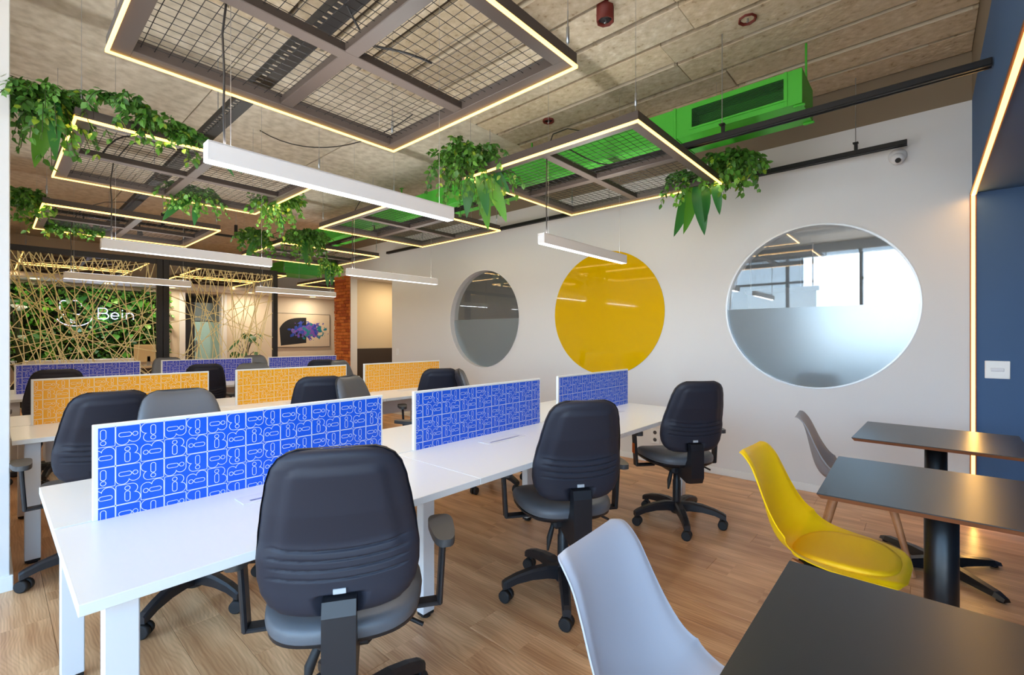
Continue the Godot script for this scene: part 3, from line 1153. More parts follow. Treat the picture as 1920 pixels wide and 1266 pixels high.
	# downlights in the lowered ceiling; the last two added to brighten the far end
	for k in 5:
		var z: float = [1.9, 0.2, -1.4, 3.0, 4.1][k]
		var dl := thing("downlight", ["round downlight in the lowered ceiling before the corridor door", "round downlight in the lowered ceiling above the thin leaved plant", "round downlight in the lowered ceiling above the painting", "added round downlight in the lowered ceiling above the neon sign", "added round downlight in the lowered ceiling above the tall plant"][k], "downlight", Vector3(-12.95, 2.468, z), 0, "downlights by the end wall")
		st = sto(true)
		lathe(st, [Vector2(0.0, -0.004), Vector2(0.07, -0.004), Vector2(0.08, 0.001), Vector2(0, 0.001)], 20)
		part("light_disc", done(st), glow(Color(1.0, 0.86, 0.62), 3.0), dl)
		area_light("downlight_light", dl, Vector3(0, -0.01, 0), Vector2(0.1, 0.1), Vector3(0, -1, 0), 1.6 if k < 3 else 0.8, Color(1.0, 0.93, 0.82))
	# table in the alcove
	var al := thing("alcove_table", "small wooden table against the dark panel in the alcove", "table", Vector3(-7.7, 0, -1.3))
	part("tabletop", sl(-0.45, 0.45, 0.90, 0.93, -0.3, 0.3, 0.004), M.oak, al)
	part("pedestal", sl(-0.03, 0.03, 0.02, 0.90, -0.03, 0.03), M.black_metal, al)
	part("foot", sl(-0.2, 0.2, 0.0, 0.02, -0.2, 0.2, 0.004), M.black_metal, al)
	var ad := thing("downlight", "round downlight in the alcove ceiling", "downlight", Vector3(-7.7, 2.468, -0.8), 0, "downlights by the end wall")
	st = sto(true)
	lathe(st, [Vector2(0.0, -0.004), Vector2(0.07, -0.004), Vector2(0.08, 0.001), Vector2(0, 0.001)], 20)
	part("light_disc", done(st), glow(Color(1.0, 0.86, 0.62), 3.0), ad)
	area_light("downlight_light", ad, Vector3(0, -0.01, 0), Vector2(0.1, 0.1), Vector3(0, -1, 0), 1.8, Color(1.0, 0.90, 0.74))


# ---------------------------------------------------------------- desks and dividers
const ROW_X := [-1.965, -4.42, -6.95]
const ROW_Z := [[4.545, 3.33, 2.115, 0.90], [4.59, 3.38, 2.17, 0.96], [4.60, 3.39, 2.18, 0.97]]
const DIV_Z := [[3.933, 2.704, 1.455], [3.98, 2.76, 1.545], [3.995, 2.775, 1.545]]
const ROW_NAME := ["vivid blue row", "orange row", "indigo row"]
const END_NAME := ["at the pillar end of the", "in the middle of the", "by the round windows in the"]


func printed_face(len: float, h: float, tile: float, u0: float) -> ArrayMesh:   # a sheet in the y, z plane facing +x, with uv in tiles
	var st := sto()
	var put := func(y: float, z: float) -> void:
		st.set_uv(Vector2((len / 2 - z) / tile + u0, (h - y) / tile))
		st.add_vertex(Vector3(0, y, z))
	for k in [[0.0, len / 2], [h, -len / 2], [0.0, -len / 2], [0.0, len / 2], [h, len / 2], [h, -len / 2]]:
		put.call(k[0], k[1])
	return done(st)


func build_desks() -> void:
	var top_h := 0.74
	for row in 3:
		for d in 3:
			var z1: float = ROW_Z[row][d]
			var z0: float = ROW_Z[row][d + 1]
			var len := z1 - z0
			var zc := (z0 + z1) / 2
			var t := thing("double_desk", "white double desk " + END_NAME[d] + " " + ROW_NAME[row], "desk", Vector3(ROW_X[row], 0, zc), 0, "white desks in rows")
			var hl := len / 2 - 0.0015
			for s in [-1.0, 1.0]:
				var a: float = 0.006 if s > 0 else -0.598
				part("desktop", sl(a, a + 0.592, top_h - 0.027, top_h, -hl, hl, 0.0015), M.white_lacquer, t)
			part("centre_strip", sl(-0.006, 0.006, top_h - 0.025, top_h - 0.004, -hl, hl), M.desk_edge, t)
			# legs: wide-set at the row's two ends, drawn in under the seams between desks
			var ends := [[hl - 0.085, 0.50] if d == 0 else [hl - 0.036, 0.19]]
			if d == 2:
				ends.append([-hl + 0.085, 0.50])
			for en in ends:
				var ze: float = en[0]
				for s in [-1.0, 1.0]:
					var lx: float = s * en[1]
					var leg := part("leg", sl(lx - 0.025, lx + 0.025, 0.022, top_h - 0.027, ze - 0.034, ze + 0.034, 0.003), M.white_metal, t)
					part("levelling_foot", sl(lx - 0.023, lx + 0.023, 0.008, 0.022, ze - 0.032, ze + 0.032, 0.002), M.rubber, leg)
					var st := sto(true)
					lathe(st, [Vector2(0, 0), Vector2(0.024, 0), Vector2(0.024, 0.006), Vector2(0.01, 0.009), Vector2(0, 0.009)], 16, at(lx, 0, ze))
					part("foot_disc", done(st), M.rubber, leg)
				part("cross_rail", sl(-en[1] + 0.025, en[1] - 0.025, top_h - 0.085, top_h - 0.027, ze - 0.02, ze + 0.02, 0.002), M.white_metal, t)
			part("cable_tray", sl(-0.11, 0.11, 0.50, top_h - 0.04, -hl + 0.16, hl - 0.16, 0.003), M.white_metal, t)
			for s in [-1.0, 1.0]:
				var fl := part("cable_flap", sl(s * 0.16 - 0.045, s * 0.16 + 0.045, top_h, top_h + 0.0025, -0.15, 0.15, 0.001), M.desk_edge, t)
				part("brush_slot", sl(s * 0.16 - 0.006 + s * 0.02, s * 0.16 + 0.006 + s * 0.02, top_h + 0.0025, top_h + 0.003, -0.12, 0.12), M.steel, fl)
			# divider
			var dv := thing("desk_divider", ["vivid blue", "orange", "indigo"][row] + " printed divider on the desk " + END_NAME[d] + " " + ROW_NAME[row], "divider", Vector3(ROW_X[row], top_h, DIV_Z[row][d]), 0, "printed desk dividers")
			var dl := 1.045 if row == 0 else 1.02
			part("board", sl(-0.009, 0.009, 0.0, 0.303, -dl / 2, dl / 2, 0.0015), M.white_lacquer, dv)
			var f := printed_face(dl - 0.022, 0.293, 0.1285, 0.67)
			var m: Material = [M.print_blue, M.print_orange, M.print_indigo][row]
			part("printed_sheet", f, m, dv, at(0.0096, 0.0, -0.002))
			part("printed_sheet", f, m, dv, Transform3D(Basis(Vector3.UP, PI), Vector3(-0.0096, 0.0, 0.002)))


# ---------------------------------------------------------------- office chairs
func interp(tab: Array, s: float) -> float:
	for k in tab.size() - 1:
		if s <= tab[k + 1][0]:
			var t: float = (s - tab[k][0]) / (tab[k + 1][0] - tab[k][0])
			t = t * t * (3 - 2 * t) * 0.35 + t * 0.65
			return lerpf(tab[k][1], tab[k + 1][1], t)
	return tab[-1][1]


func back_outline(s: float) -> float:
	return interp([[0.0, 0.105], [0.012, 0.135], [0.04, 0.166], [0.09, 0.192], [0.16, 0.209], [0.25, 0.217], [0.36, 0.217], [0.5, 0.208], [0.65, 0.195], [0.8, 0.180], [0.89, 0.166], [0.945, 0.148], [0.98, 0.124], [1.0, 0.095]], s)


func back_axis(s: float) -> float:
	return 0.205 + 0.04 * (s - 0.25) * (s - 0.25) * 2.0 + 0.085 * s - 0.014 * sin(PI * clampf(s * 1.6, 0, 1))


func chair_back(front: bool) -> ArrayMesh:
	var st := sto(true)
	var P := []
	var ni := 150 if not front else 30
	var nj := 36
	var H := 0.485
	for i in ni + 1:
		var s := float(i) / ni
		var w := back_outline(s)
		var row := []
		var ks := 1.0 - pow(absf(2 * s - 1), 14.0 if front else 12.0)
		for j in nj + 1:
			var t := sin((float(j) / nj - 0.5) * PI)
			var kt := 1.0 - pow(absf(t), 7.0)
			var k := sqrt(maxf(ks * kt, 0.0))
			var z := back_axis(s) + 0.035 * t * t * -0.6
			if front:
				z -= 0.042 * k + 0.006 * sin(PI * s) * (1 - t * t)
				z -= 0.006
			else:
				z += 0.006 + 0.036 * k
				# flat inner field with a sloping border, higher at the top and sides
				var inner := smoothstep(0.70, 0.82, absf(t) + 0.16 * (s - 0.3)) + smoothstep(0.85, 0.92, s)
				z -= 0.015 * clampf(inner, 0, 1) * smoothstep(0.30, 0.45, s - 0.06 * t * t)
				z -= 0.006 * smoothstep(0.36, 0.44, s - 0.06 * t * t) * (1.0 - clampf(inner, 0, 1))
				for n in 4:
					var sg := 0.405 - n * 0.058 + 0.055 * t * t
					if absf(t) < 0.86:
						z -= 0.009 * exp(-pow((s - sg) / 0.0055, 2)) * smoothstep(0.88, 0.72, absf(t))
						z += 0.004 * smoothstep(0.058, 0.0, s - sg) * smoothstep(-0.002, 0.004, s - sg) * smoothstep(0.88, 0.6, absf(t))
				# slot for the back bar
				z -= 0.030 * smoothstep(0.145, 0.125, s) * smoothstep(0.33, 0.29, absf(t))
			row.append(Vector3(t * w, 0.552 + s * H, z))
		P.append(row)
	grid(st, P, not front)
	return done(st)


func chair_rim() -> ArrayMesh:   # the seam band between pad and shell
	var st := sto(true)
	var ring := []
	for i in 41:
		ring.append(Vector2(back_outline(i / 40.0), i / 40.0))
	var loop := []
	for p in ring:
		loop.append(p)
	for i in range(40, -1, -1):
		loop.append(Vector2(-ring[i].x, ring[i].y))
	st.set_smooth_group(0)
	for k in loop.size():
		var a: Vector2 = loop[k]
		var b: Vector2 = loop[(k + 1) % loop.size()]
		var f := func(p: Vector2, dz: float, g: float) -> Vector3: return Vector3(p.x * g, 0.552 + p.y * 0.485, back_axis(p.y) - 0.021 + dz)
		quad(st, f.call(a, 0.007, 1.0), f.call(a, -0.007, 1.0), f.call(b, -0.007, 1.0), f.call(b, 0.007, 1.0))
	return done(st)


func seat_mesh(top: bool) -> ArrayMesh:
	var st := sto(true)
	var rings := []
	var prof := [[1.0, 0.462], [1.012, 0.475], [1.005, 0.490], [0.975, 0.503], [0.90, 0.511], [0.7, 0.515], [0.35, 0.513], [0.0, 0.511]] if top else [[0.0, 0.425], [0.6, 0.425], [0.88, 0.435], [0.985, 0.452], [0.99, 0.463]]
	for pr in prof:
		var ring := []
		for k in 48:
			var a := TAU * k / 48
			var c := cos(a)
			var s := sin(a)
			var e := 2.0 / 3.4
			var x := signf(c) * pow(absf(c), e) * 0.238
			var z := signf(s) * pow(absf(s), e) * 0.232
			x *= 1.0 - 0.10 * clampf(z / 0.23, 0, 1)
			var y: float = pr[1]
			y -= 0.020 * pow(clampf(-z / 0.23, 0, 1), 2.0) * pr[0]
			if top:
				y += 0.008 * pow(absf(x) / 0.23, 2.0) * pr[0]
			ring.append(Vector3(x * pr[0], y, z * pr[0] - 0.03))
		rings.append(ring)
	for i in rings.size() - 1:
		for k in 48:
			var k2 := (k + 1) % 48
			quad(st, rings[i][k2], rings[i][k], rings[i + 1][k], rings[i + 1][k2])
	return done(st)


func make_chair() -> Node3D:
	var t := thing("office_chair", "", "chair", Vector3.ZERO, 0, "black office chairs")
	var bk := part("backrest_pad", chair_back(true), M.leather, t)
	part("seam_band", chair_rim(), M.rubber, bk)
	var sh := part("back_shell", chair_back(false), M.plastic_shell, t)
	part("maker_tag", sl(-0.017, 0.017, 0.624, 0.638, 0.246, 0.2560, 0.001), M.tag, sh)
	var se := part("seat_cushion", seat_mesh(true), M.leather, t)
	part("seat_pan", seat_mesh(false), M.plastic_black, se)
	# back bar: a bent bar seen from the side (z to the right, y up)
	var st := sto()
	var poly := PackedVector2Array([Vector2(0.232, 0.617), Vector2(0.268, 0.613), Vector2(0.281, 0.575), Vector2(0.281, 0.395), Vector2(0.262, 0.355), Vector2(0.215, 0.345), Vector2(0.06, 0.375), Vector2(0.0, 0.385), Vector2(0.0, 0.425), Vector2(0.13, 0.43), Vector2(0.19, 0.45), Vector2(0.222, 0.50)])
	# x = z of chair, y = y, pulled along the chair's x
	prism(st, poly, -0.044, 0.044, Transform3D(Basis(Vector3(0, 0, 1), Vector3(0, 1, 0), Vector3(-1, 0, 0)), Vector3.ZERO))
	part("back_bar", done(st), M.plastic_black, t)
	st = sto()
	box(st, Vector3(0, 0.398, -0.01), Vector3(0.16, 0.055, 0.22), 0.012)
	var me := part("tilt_mechanism", done(st), M.plastic_black, t)
	part("lever", tmesh([Vector3(0.06, 0.40, 0.02), Vector3(0.19, 0.395, 0.02), Vector3(0.24, 0.37, 0.03)], 0.007, 6), M.rubber, me)
	part("tilt_knob", tmesh([Vector3(-0.07, 0.395, 0.06), Vector3(-0.10, 0.33, 0.085), Vector3(-0.11, 0.27, 0.09)], [0.012, 0.016, 0.006], 6), M.rubber, me)
	st = sto(true)
	lathe(st, [Vector2(0, 0.07), Vector2(0.038, 0.07), Vector2(0.042, 0.08), Vector2(0.040, 0.15), Vector2(0.029, 0.155), Vector2(0.028, 0.30), Vector2(0.024, 0.305), Vector2(0.024, 0.385), Vector2(0, 0.385)], 20)
	part("gas_lift", done(st), M.plastic_black, t)
	# five-star base
	st = sto()
	var secs := [[0.02, 0.118, 0.028, 0.034], [0.09, 0.128, 0.027, 0.030], [0.17, 0.125, 0.025, 0.025], [0.25, 0.110, 0.022, 0.021], [0.305, 0.090, 0.021, 0.020], [0.322, 0.083, 0.019, 0.016]]
	var prev := []
	for sc in secs:
		var ring := []
		for c in [[-1.0, -1.0], [1.0, -1.0], [1.0, 0.55], [0.62, 1.0], [-0.62, 1.0], [-1.0, 0.55]]:
			ring.append(Vector3(c[0] * sc[2], sc[1] + c[1] * sc[3], -sc[0]))
		if prev.size():
			for k in 6:
				var k2 := (k + 1) % 6
				quad(st, prev[k], prev[k2], ring[k2], ring[k])
		prev = ring
	for k in range(1, 5):
		tri(st, prev[0], prev[k], prev[k + 1])
	var leg := done(st)
	st = sto(true)
	tube(st, [Vector3(-0.028, 0.031, 0), Vector3(-0.025, 0.031, 0), Vector3(-0.006, 0.031, 0), Vector3(-0.004, 0.031, 0)], [0.026, 0.031, 0.031, 0.027], 16)
	var wheel_a := done(st)
	st = sto(true)
	tube(st, [Vector3(0.004, 0.031, 0), Vector3(0.006, 0.031, 0), Vector3(0.025, 0.031, 0), Vector3(0.028, 0.031, 0)], [0.027, 0.031, 0.031, 0.026], 16)
	var wheel_b := done(st)
	st = sto()
	box(st, Vector3(0, 0.044, 0.004), Vector3(0.040, 0.030, 0.036), 0.009)
	tube(st, [Vector3(0, 0.05, 0.012), Vector3(0, 0.085, 0.012)], 0.009, 8)
	var hood := done(st)
	for k in 5:
		var b := Basis(Vector3.UP, TAU * k / 5 + 0.35)
		var lg := part("base_leg", leg, M.plastic_black, t, Transform3D(b, Vector3.ZERO))
		var turn := Basis(Vector3.UP, k * 1.9 + 0.5)
		var o := Vector3(0, 0, -0.302)
		part("caster_hood", hood, M.plastic_black, lg, Transform3D(turn, o + Vector3(0, 0, -0.0)))
		part("wheel", wheel_a, M.rubber, lg, Transform3D(turn, o))
		part("wheel", wheel_b, M.rubber, lg, Transform3D(turn, o))
	# armrests
	for s in [-1.0, 1.0]:
		st = sto()
		box(st, Vector3(s * 0.235, 0.415, -0.02), Vector3(0.14, 0.014, 0.05), 0.004)
		var slant := Basis(Vector3(0, 0, 1), -s * 0.06)
		box(st, Vector3(s * 0.305, 0.525, -0.02), Vector3(0.018, 0.235, 0.055), 0.006, slant)
		var arm := part("arm_post", done(st), M.plastic_black, t)
		st = sto(true)
		var poly2 := PackedVector2Array()
		for k in 28:
			var a := TAU * k / 28
			var e := 0.62
			var wz := 0.115 * signf(sin(a)) * pow(absf(sin(a)), e)
			poly2.append(Vector2((0.041 - 0.008 * clampf(wz / 0.115, -1, 1)) * signf(cos(a)) * pow(absf(cos(a)), e), wz))
		prism(st, poly2, -0.012, 0.012, Transform3D(Basis(Vector3(1, 0, 0), Vector3(0, 0, 1), Vector3(0, -1, 0)), Vector3(s * 0.31, 0.652, -0.03)), true)
		part("arm_pad", done(st), M.plastic_arm, arm)
	return t


func build_chairs() -> void:
	var src := make_chair()
	var F := PI / 2
	var B := -PI / 2
	# x, z, turn, label; turn PI/2 faces -x
	var list := [
		[-1.40, 3.90, F - 0.58, "black office chair on the cafe side of the vivid blue divider by the pillar"],
		[-1.40, 2.70, F - 0.62, "black office chair on the cafe side of the middle vivid blue divider"],
		[-1.33, 1.40, F - 0.70, "black office chair on the cafe side, closest to the white wall"],
		[-2.76, 3.98, B + 0.0, "black office chair facing the rear of the vivid blue divider by the pillar"],
		[-2.93, 2.76, B + 0.50, "black office chair facing the rear of the middle vivid blue divider"],
		[-2.90, 1.66, B + 0.80, "black office chair turned sideways behind the vivid blue divider closest to the white wall"],
		[-3.52, 4.25, F + 0.02, "black office chair at the orange divider by the pillar, back to the blue row"],
		[-3.60, 2.93, F - 0.42, "black office chair with its back to the blue row, at the middle orange divider"],
		[-3.60, 1.76, F - 0.52, "black office chair with its back to the blue row, near the white wall"],
		[-5.25, 1.62, B + 0.45, "black office chair facing the rear of the orange divider by the white wall"],
		[-5.30, 2.72, B, "black office chair facing the rear of the middle orange divider"],
		[-6.10, 4.27, F, "black office chair at the indigo row, at the desk by the pillar"],
		[-6.10, 3.10, F - 0.08, "black office chair at the indigo row, at the middle desk"],
		[-6.10, 1.70, F - 0.4, "black office chair at the indigo row, at the desk by the white wall"],
		[-7.80, 2.98, B, "black office chair between the string screen and the middle indigo divider"],
		[-7.80, 1.83, B, "black office chair between the string screen and the indigo divider by the brick pier"],
	]
	list.append([-0.74, -0.68, 0.05, "black office chair behind the frosted half of the round window by the niche"])
	for k in list.size():
		var e: Array = list[k]
		if k == 0:
			src.position = Vector3(e[0], 0, e[1])
			src.rotation.y = e[2]
			src.set_meta("label", e[3])
		else:
			var c := copy_of(src, Vector3(e[0], 0, e[1]), e[2], e[3])
			if k == 2:
				part("orange_label", sl(-0.3185, -0.3165, 0.50, 0.57, -0.04, 0.0), mat(Color(0.90, 0.42, 0.12), 0.6), c)


# ---------------------------------------------------------------- cafe tables and bucket chairs
func bucket_shell() -> Array:   # [shell mesh, cushion mesh]
	# middle line seen from the side, from the front lip to the top of the back: (z, y, half width, rise of the edges along the inner normal)
	var mid := [
		[-0.240, 0.425, 0.100, 0.000], [-0.228, 0.438, 0.160, 0.003], [-0.195, 0.446, 0.200, 0.010], [-0.12, 0.438, 0.226, 0.024], [-0.03, 0.428, 0.236, 0.040], [0.06, 0.422, 0.238, 0.062], [0.13, 0.430, 0.234, 0.088],
		[0.18, 0.455, 0.226, 0.104], [0.212, 0.50, 0.214, 0.098], [0.232, 0.56, 0.202, 0.078], [0.248, 0.63, 0.190, 0.058], [0.263, 0.70, 0.178, 0.043], [0.280, 0.76, 0.170, 0.033], [0.296, 0.798, 0.164, 0.022], [0.307, 0.815, 0.155, 0.014], [0.318, 0.824, 0.135, 0.004],
	]
	var C := Curve3D.new()
	var n := 44
	var pts := []
	for i in n + 1:
		var f := float(i) / n * (mid.size() - 1)
		var k := mini(int(f), mid.size() - 2)
		var u := f - k
		var g := func(c: int) -> float:
			var a: float = mid[maxi(k - 1, 0)][c]
			var b: float = mid[k][c]
			var d: float = mid[k + 1][c]
			var e: float = mid[mini(k + 2, mid.size() - 1)][c]
			return 0.5 * ((2 * b) + (-a + d) * u + (2 * a - 5 * b + 4 * d - e) * u * u + (-a + 3 * b - 3 * d + e) * u * u * u)
		pts.append([g.call(0), g.call(1), g.call(2), g.call(3)])
	var th := 0.007
	var top := []
	var bot := []
	var m := 22
	for i in n + 1:
		var a: Array = pts[maxi(i - 1, 0)]
		var b: Array = pts[mini(i + 1, n)]
		var tg := Vector2(b[0] - a[0], b[1] - a[1]).normalized()
		var nrm := Vector2(-tg.y, tg.x)   # up from the seat, forward from the back
		var rt := []
		var rb := []
		for j in m + 1:
			var t := float(j) / m * 2 - 1
			t = sin(t * PI / 2)
			var lift: float = pts[i][3] * pow(absf(t), 2.4)
			var z: float = pts[i][0] + nrm.x * lift
			var y: float = pts[i][1] + nrm.y * lift
			# the rim rolls outwards
			var roll := 0.012 * smoothstep(0.86, 1.0, absf(t))
			y -= roll * nrm.y
			z -= roll * nrm.x
			var x: float = t * pts[i][2]
			rt.append(Vector3(x, y, z))
			rb.append(Vector3(x * 0.985, y - nrm.y * th, z - nrm.x * th))
		top.append(rt)
		bot.append(rb)
	var st := sto(true)
	grid(st, top, true)
	grid(st, bot, false)
	# rim
	st.set_smooth_group(1)
	for i in n:
		quad(st, top[i][0], top[i + 1][0], bot[i + 1][0], bot[i][0])
		quad(st, top[i][m], bot[i][m], bot[i + 1][m], top[i + 1][m])
	for j in m:
		quad(st, top[0][j], bot[0][j], bot[0][j + 1], top[0][j + 1])
		quad(st, top[n][j], top[n][j + 1], bot[n][j + 1], bot[n][j])
	var shell := done(st)
	# cushion
	st = sto(true)
	var rings := []
	for pr in [[1.0, -0.016], [1.01, 0.000], [0.98, 0.008], [0.88, 0.014], [0.6, 0.018], [0.0, 0.018]]:
		var ring := []
		for k in 40:
			var a := TAU * k / 40
			var e := 2.0 / 2.6
			var x: float = signf(cos(a)) * pow(absf(cos(a)), e) * 0.182 * pr[0]
			var z: float = signf(sin(a)) * pow(absf(sin(a)), e) * 0.178 * pr[0] - 0.035
			var y: float = 0.432 + 0.010 * clampf(-z / 0.2, 0, 1) + 0.030 * pow(absf(x) / 0.2, 2.6) + pr[1]
			ring.append(Vector3(x, y, z))
		rings.append(ring)
	for i in rings.size() - 1:
		for k in 40:
			var k2 := (k + 1) % 40
			quad(st, rings[i][k2], rings[i][k], rings[i + 1][k], rings[i + 1][k2])
	return [shell, done(st)]


func bucket_chair(meshes: Array, shell_m: Material, pad_m: Material, label: String, pos: Vector3, turn: float) -> Node3D:
	var t := thing("bucket_chair", label, "chair", pos, turn, "bucket chairs at the cafe tables")
	part("seat_shell", meshes[0], shell_m, t)
	part("seat_cushion", meshes[1], pad_m, t)
	part("support_cross", bmesh(Vector3(0.26, 0.018, 0.26), 0.006, Vector3(0, 0.395, -0.02)), M.black_metal, t)
	part("mount_block", bmesh(Vector3(0.15, 0.022, 0.15), 0.006, Vector3(0, 0.412, -0.01)), M.black_metal, t)
	for sx in [-1.0, 1.0]:
		for sz in [-1.0, 1.0]:
			var st := sto(true)
			var a := Vector3(sx * 0.22, 0.0, sz * 0.22 - 0.02)
			var b := Vector3(sx * 0.13, 0.41, sz * 0.12 - 0.02)
			tube(st, [a, a.lerp(b, 0.5), b], [0.013, 0.018, 0.022], 12)
			part("leg", done(st), M.oak, t)
	return t


func cafe_table(label: String, pos: Vector3, turn: float) -> void:
	var t := thing("cafe_table", label, "table", pos, turn, "black cafe tables in a line")
	var h := 0.75
	var a := 0.35
	var st := sto()
	# plywood body, bevelled inwards below
	var lo := []
	var hi := []
	for c in [Vector2(-1, 1), Vector2(1, 1), Vector2(1, -1), Vector2(-1, -1)]:
		lo.append(Vector3(c.x * (a - 0.012), h - 0.020, c.y * (a - 0.012)))
		hi.append(Vector3(c.x * a, h - 0.004, c.y * a))
	for k in 4:
		quad(st, lo[k], lo[(k + 1) % 4], hi[(k + 1) % 4], hi[k])
	quad(st, lo[3], lo[2], lo[1], lo[0])
	quad(st, hi[0], hi[1], hi[2], hi[3])
	part("plywood_edge", done(st), M.ply, t)
	part("tabletop", sl(-a, a, h - 0.004, h, -a, a, 0.001), M.table_black, t)
	st = sto(true)
	lathe(st, [Vector2(0, 0.03), Vector2(0.050, 0.03), Vector2(0.050, h - 0.03), Vector2(0, h - 0.03)], 28)
	part("pedestal", done(st), M.track, t)
	part("mounting_plate", sl(-0.2, 0.2, h - 0.03, h - 0.02, -0.2, 0.2, 0.003), M.track, t)
	for k in 4:
		var b := Basis(Vector3.UP, k * PI / 2 + PI / 4)
		st = sto()
		var prev := []
		for sc in [[0.03, 0.035, 0.036, 0.03], [0.15, 0.040, 0.034, 0.022], [0.33, 0.030, 0.030, 0.012], [0.375, 0.018, 0.020, 0.008]]:
			var ring := []
			for c in [[-1.0, -1.0], [1.0, -1.0], [0.55, 1.0], [-0.55, 1.0]]:
				ring.append(Vector3(c[0] * sc[2], sc[1] + c[1] * sc[3], -sc[0]))
			if prev.size():
				for q in 4:
					quad(st, prev[q], prev[(q + 1) % 4], ring[(q + 1) % 4], ring[q])
			else:
				quad(st, ring[0], ring[1], ring[2], ring[3])
			prev = ring
		quad(st, prev[3], prev[2], prev[1], prev[0])
		lathe(st, [Vector2(0, 0.0), Vector2(0.018, 0.0), Vector2(0.018, 0.015), Vector2(0.0, 0.015)], 12, at(0, 0, -0.345))
		part("base_arm", done(st), M.track, t, Transform3D(b, Vector3.ZERO))


func build_cafe() -> void:
	cafe_table("black cafe table beside the yellow bucket chair", Vector3(0.045, 0, 2.30), 0.02)
	cafe_table("black cafe table by the white wall, beside the mid grey bucket chair", Vector3(0.045, 0, 1.06), -0.03)
	cafe_table("black cafe table beside the pale grey bucket chair", Vector3(0.09, 0, 3.66), 0.0)
	var ms := bucket_shell()
	var turn := -PI / 2
	bucket_chair(ms, M.yellow_plastic, M.yellow_pad, "yellow bucket chair with wooden legs tucked under a black table", Vector3(-0.28, 0, 2.36), turn - 0.06)
	bucket_chair(ms, M.grey_plastic, M.grey_pad, "pale grey bucket chair at the black table away from the wall", Vector3(-0.318, 0, 3.645), turn + 0.05)
	bucket_chair(ms, M.midgrey_plastic, M.midgrey_plastic, "mid grey bucket chair at the black table by the white wall", Vector3(-0.31, 0, 1.10), turn + 0.1)


# ---------------------------------------------------------------- light frames, lamps, things under the ceiling
const WARM := Color(1.0, 0.76, 0.42)


func build_frames() -> void:
	var y := 2.55
	var h := 0.72
	var fw := 0.078
	var list := [
		[-1.90, 3.62, "square mesh light above the vivid blue divider by the pillar"],
		[-1.935, 1.51, "square mesh light below the green duct, over the vivid blue divider by the white wall"],
		[-4.26, 3.635, "square mesh light above the orange divider by the pillar"],
		[-4.37, 1.49, "square mesh light below the green duct, over the orange divider by the white wall"],
		[-6.77, 3.63, "square mesh light above the indigo divider by the pillar"],
		[-6.95, 1.44, "square mesh light below the green duct, over the indigo divider by the white wall"],
		[-10.27, 3.64, "square mesh light behind the gold cords, before the plant wall"],
		[-10.25, 1.46, "square mesh light behind the gold cords, before the corridor door"],
		[-12.0, 3.65, "square mesh light next to the plant wall"],
		[-12.0, 1.46, "square mesh light next to the corridor door"],
		[-10.3, -0.85, "square mesh light behind the brick pier"],
	]
	# shared meshes
	var long_bar := sl(-h, h, 0.0, 0.06, h - fw, h, 0.002)
	var short_bar := sl(h - fw, h, 0.0, 0.06, -h + fw, h - fw, 0.002)
	var groove := sl(-h + fw - 0.02, h - fw + 0.02, -0.002, 0.0, h - fw + 0.018, h - fw + 0.022)
	var led := sl(-h - 0.003, h + 0.003, -0.008, 0.006, h - 0.009, h + 0.003, 0.001)
	var cross_a := sl(-h + fw, h - fw, 0.004, 0.045, -0.032, 0.032, 0.003)
	var cross_b := sl(-0.032, 0.032, 0.003, 0.044, -h + fw, h - fw, 0.003)
	var st := sto()
	var a0 := 0.033
	var a1 := h - fw
	for k in 12:
		var p := a0 + (k + 0.5) * (a1 - a0) / 12
		var w := 0.0015 * sin(k * 2.1)
		tube(st, [Vector3(p + w, 0.030, a0), Vector3(p - w, 0.0285, (a0 + a1) / 2), Vector3(p + w, 0.030, a1)], 0.0017, 4, false)
		tube(st, [Vector3(a0, 0.033, p - w), Vector3((a0 + a1) / 2, 0.031, p + w), Vector3(a1, 0.033, p - w)], 0.0017, 4, false)
	var mesh := done(st)
	var wire := tmesh([Vector3(0, 0.06, 0), Vector3(0, CEIL - y, 0)], 0.0013, 5)
	var st2 := sto(true)
	tube(st2, [Vector3(0, 0.06, 0), Vector3(0, 0.10, 0)], 0.002, 6)
	tube(st2, [Vector3(0, 0.10, 0), Vector3(0, 0.105, 0), Vector3(0, 0.175, 0), Vector3(0, 0.18, 0)], [0.003, 0.0075, 0.0075, 0.003], 8)
	tube(st2, [Vector3(0, 0.18, 0), Vector3(0, 0.25, 0)], 0.003, 6)
	var buckle := done(st2)
	var src: Node3D
	for k in list.size():
		var e: Array = list[k]
		if src == null:
			src = thing("mesh_luminaire", e[2], "ceiling light", Vector3(e[0], y, e[1]), 0, "square light frames under the ceiling")
			for q in 4:
				var b := Transform3D(Basis(Vector3.UP, q * PI / 2), Vector3.ZERO)
				var bar := part("frame_bar", long_bar if q % 2 == 0 else short_bar, M.frame_metal, src, b if q % 2 == 0 else Transform3D(Basis(Vector3.UP, (q - 1) * PI / 2), Vector3.ZERO))
				part("light_strip", led, M.led, src, b)
				part("wire_mesh", mesh, M.wire, src, b)
				var c := b * Vector3(h - 0.03, 0, h - 0.03)
				part("suspension_wire", wire, M.steel, src, at(c.x, 0, c.z))
				part("turnbuckle", buckle, M.steel, src, at(c.x, 0, c.z))
			part("cross_bar", cross_a, M.frame_metal, src)
			part("cross_bar", cross_b, M.frame_metal, src)
			for q in 4:
				var dir := Vector3(0, 0, 1).rotated(Vector3.UP, q * PI / 2)
				area_light("strip_light", src, dir * (h - 0.005) + Vector3(0, -0.011, 0), Vector2(1.42, 0.014) if q % 2 == 0 else Vector2(0.014, 1.42), Vector3(0, -1, 0), 0.17, Color(1.0, 0.84, 0.60))
		else:
			copy_of(src, Vector3(e[0], y, e[1]), 0.0, e[2])


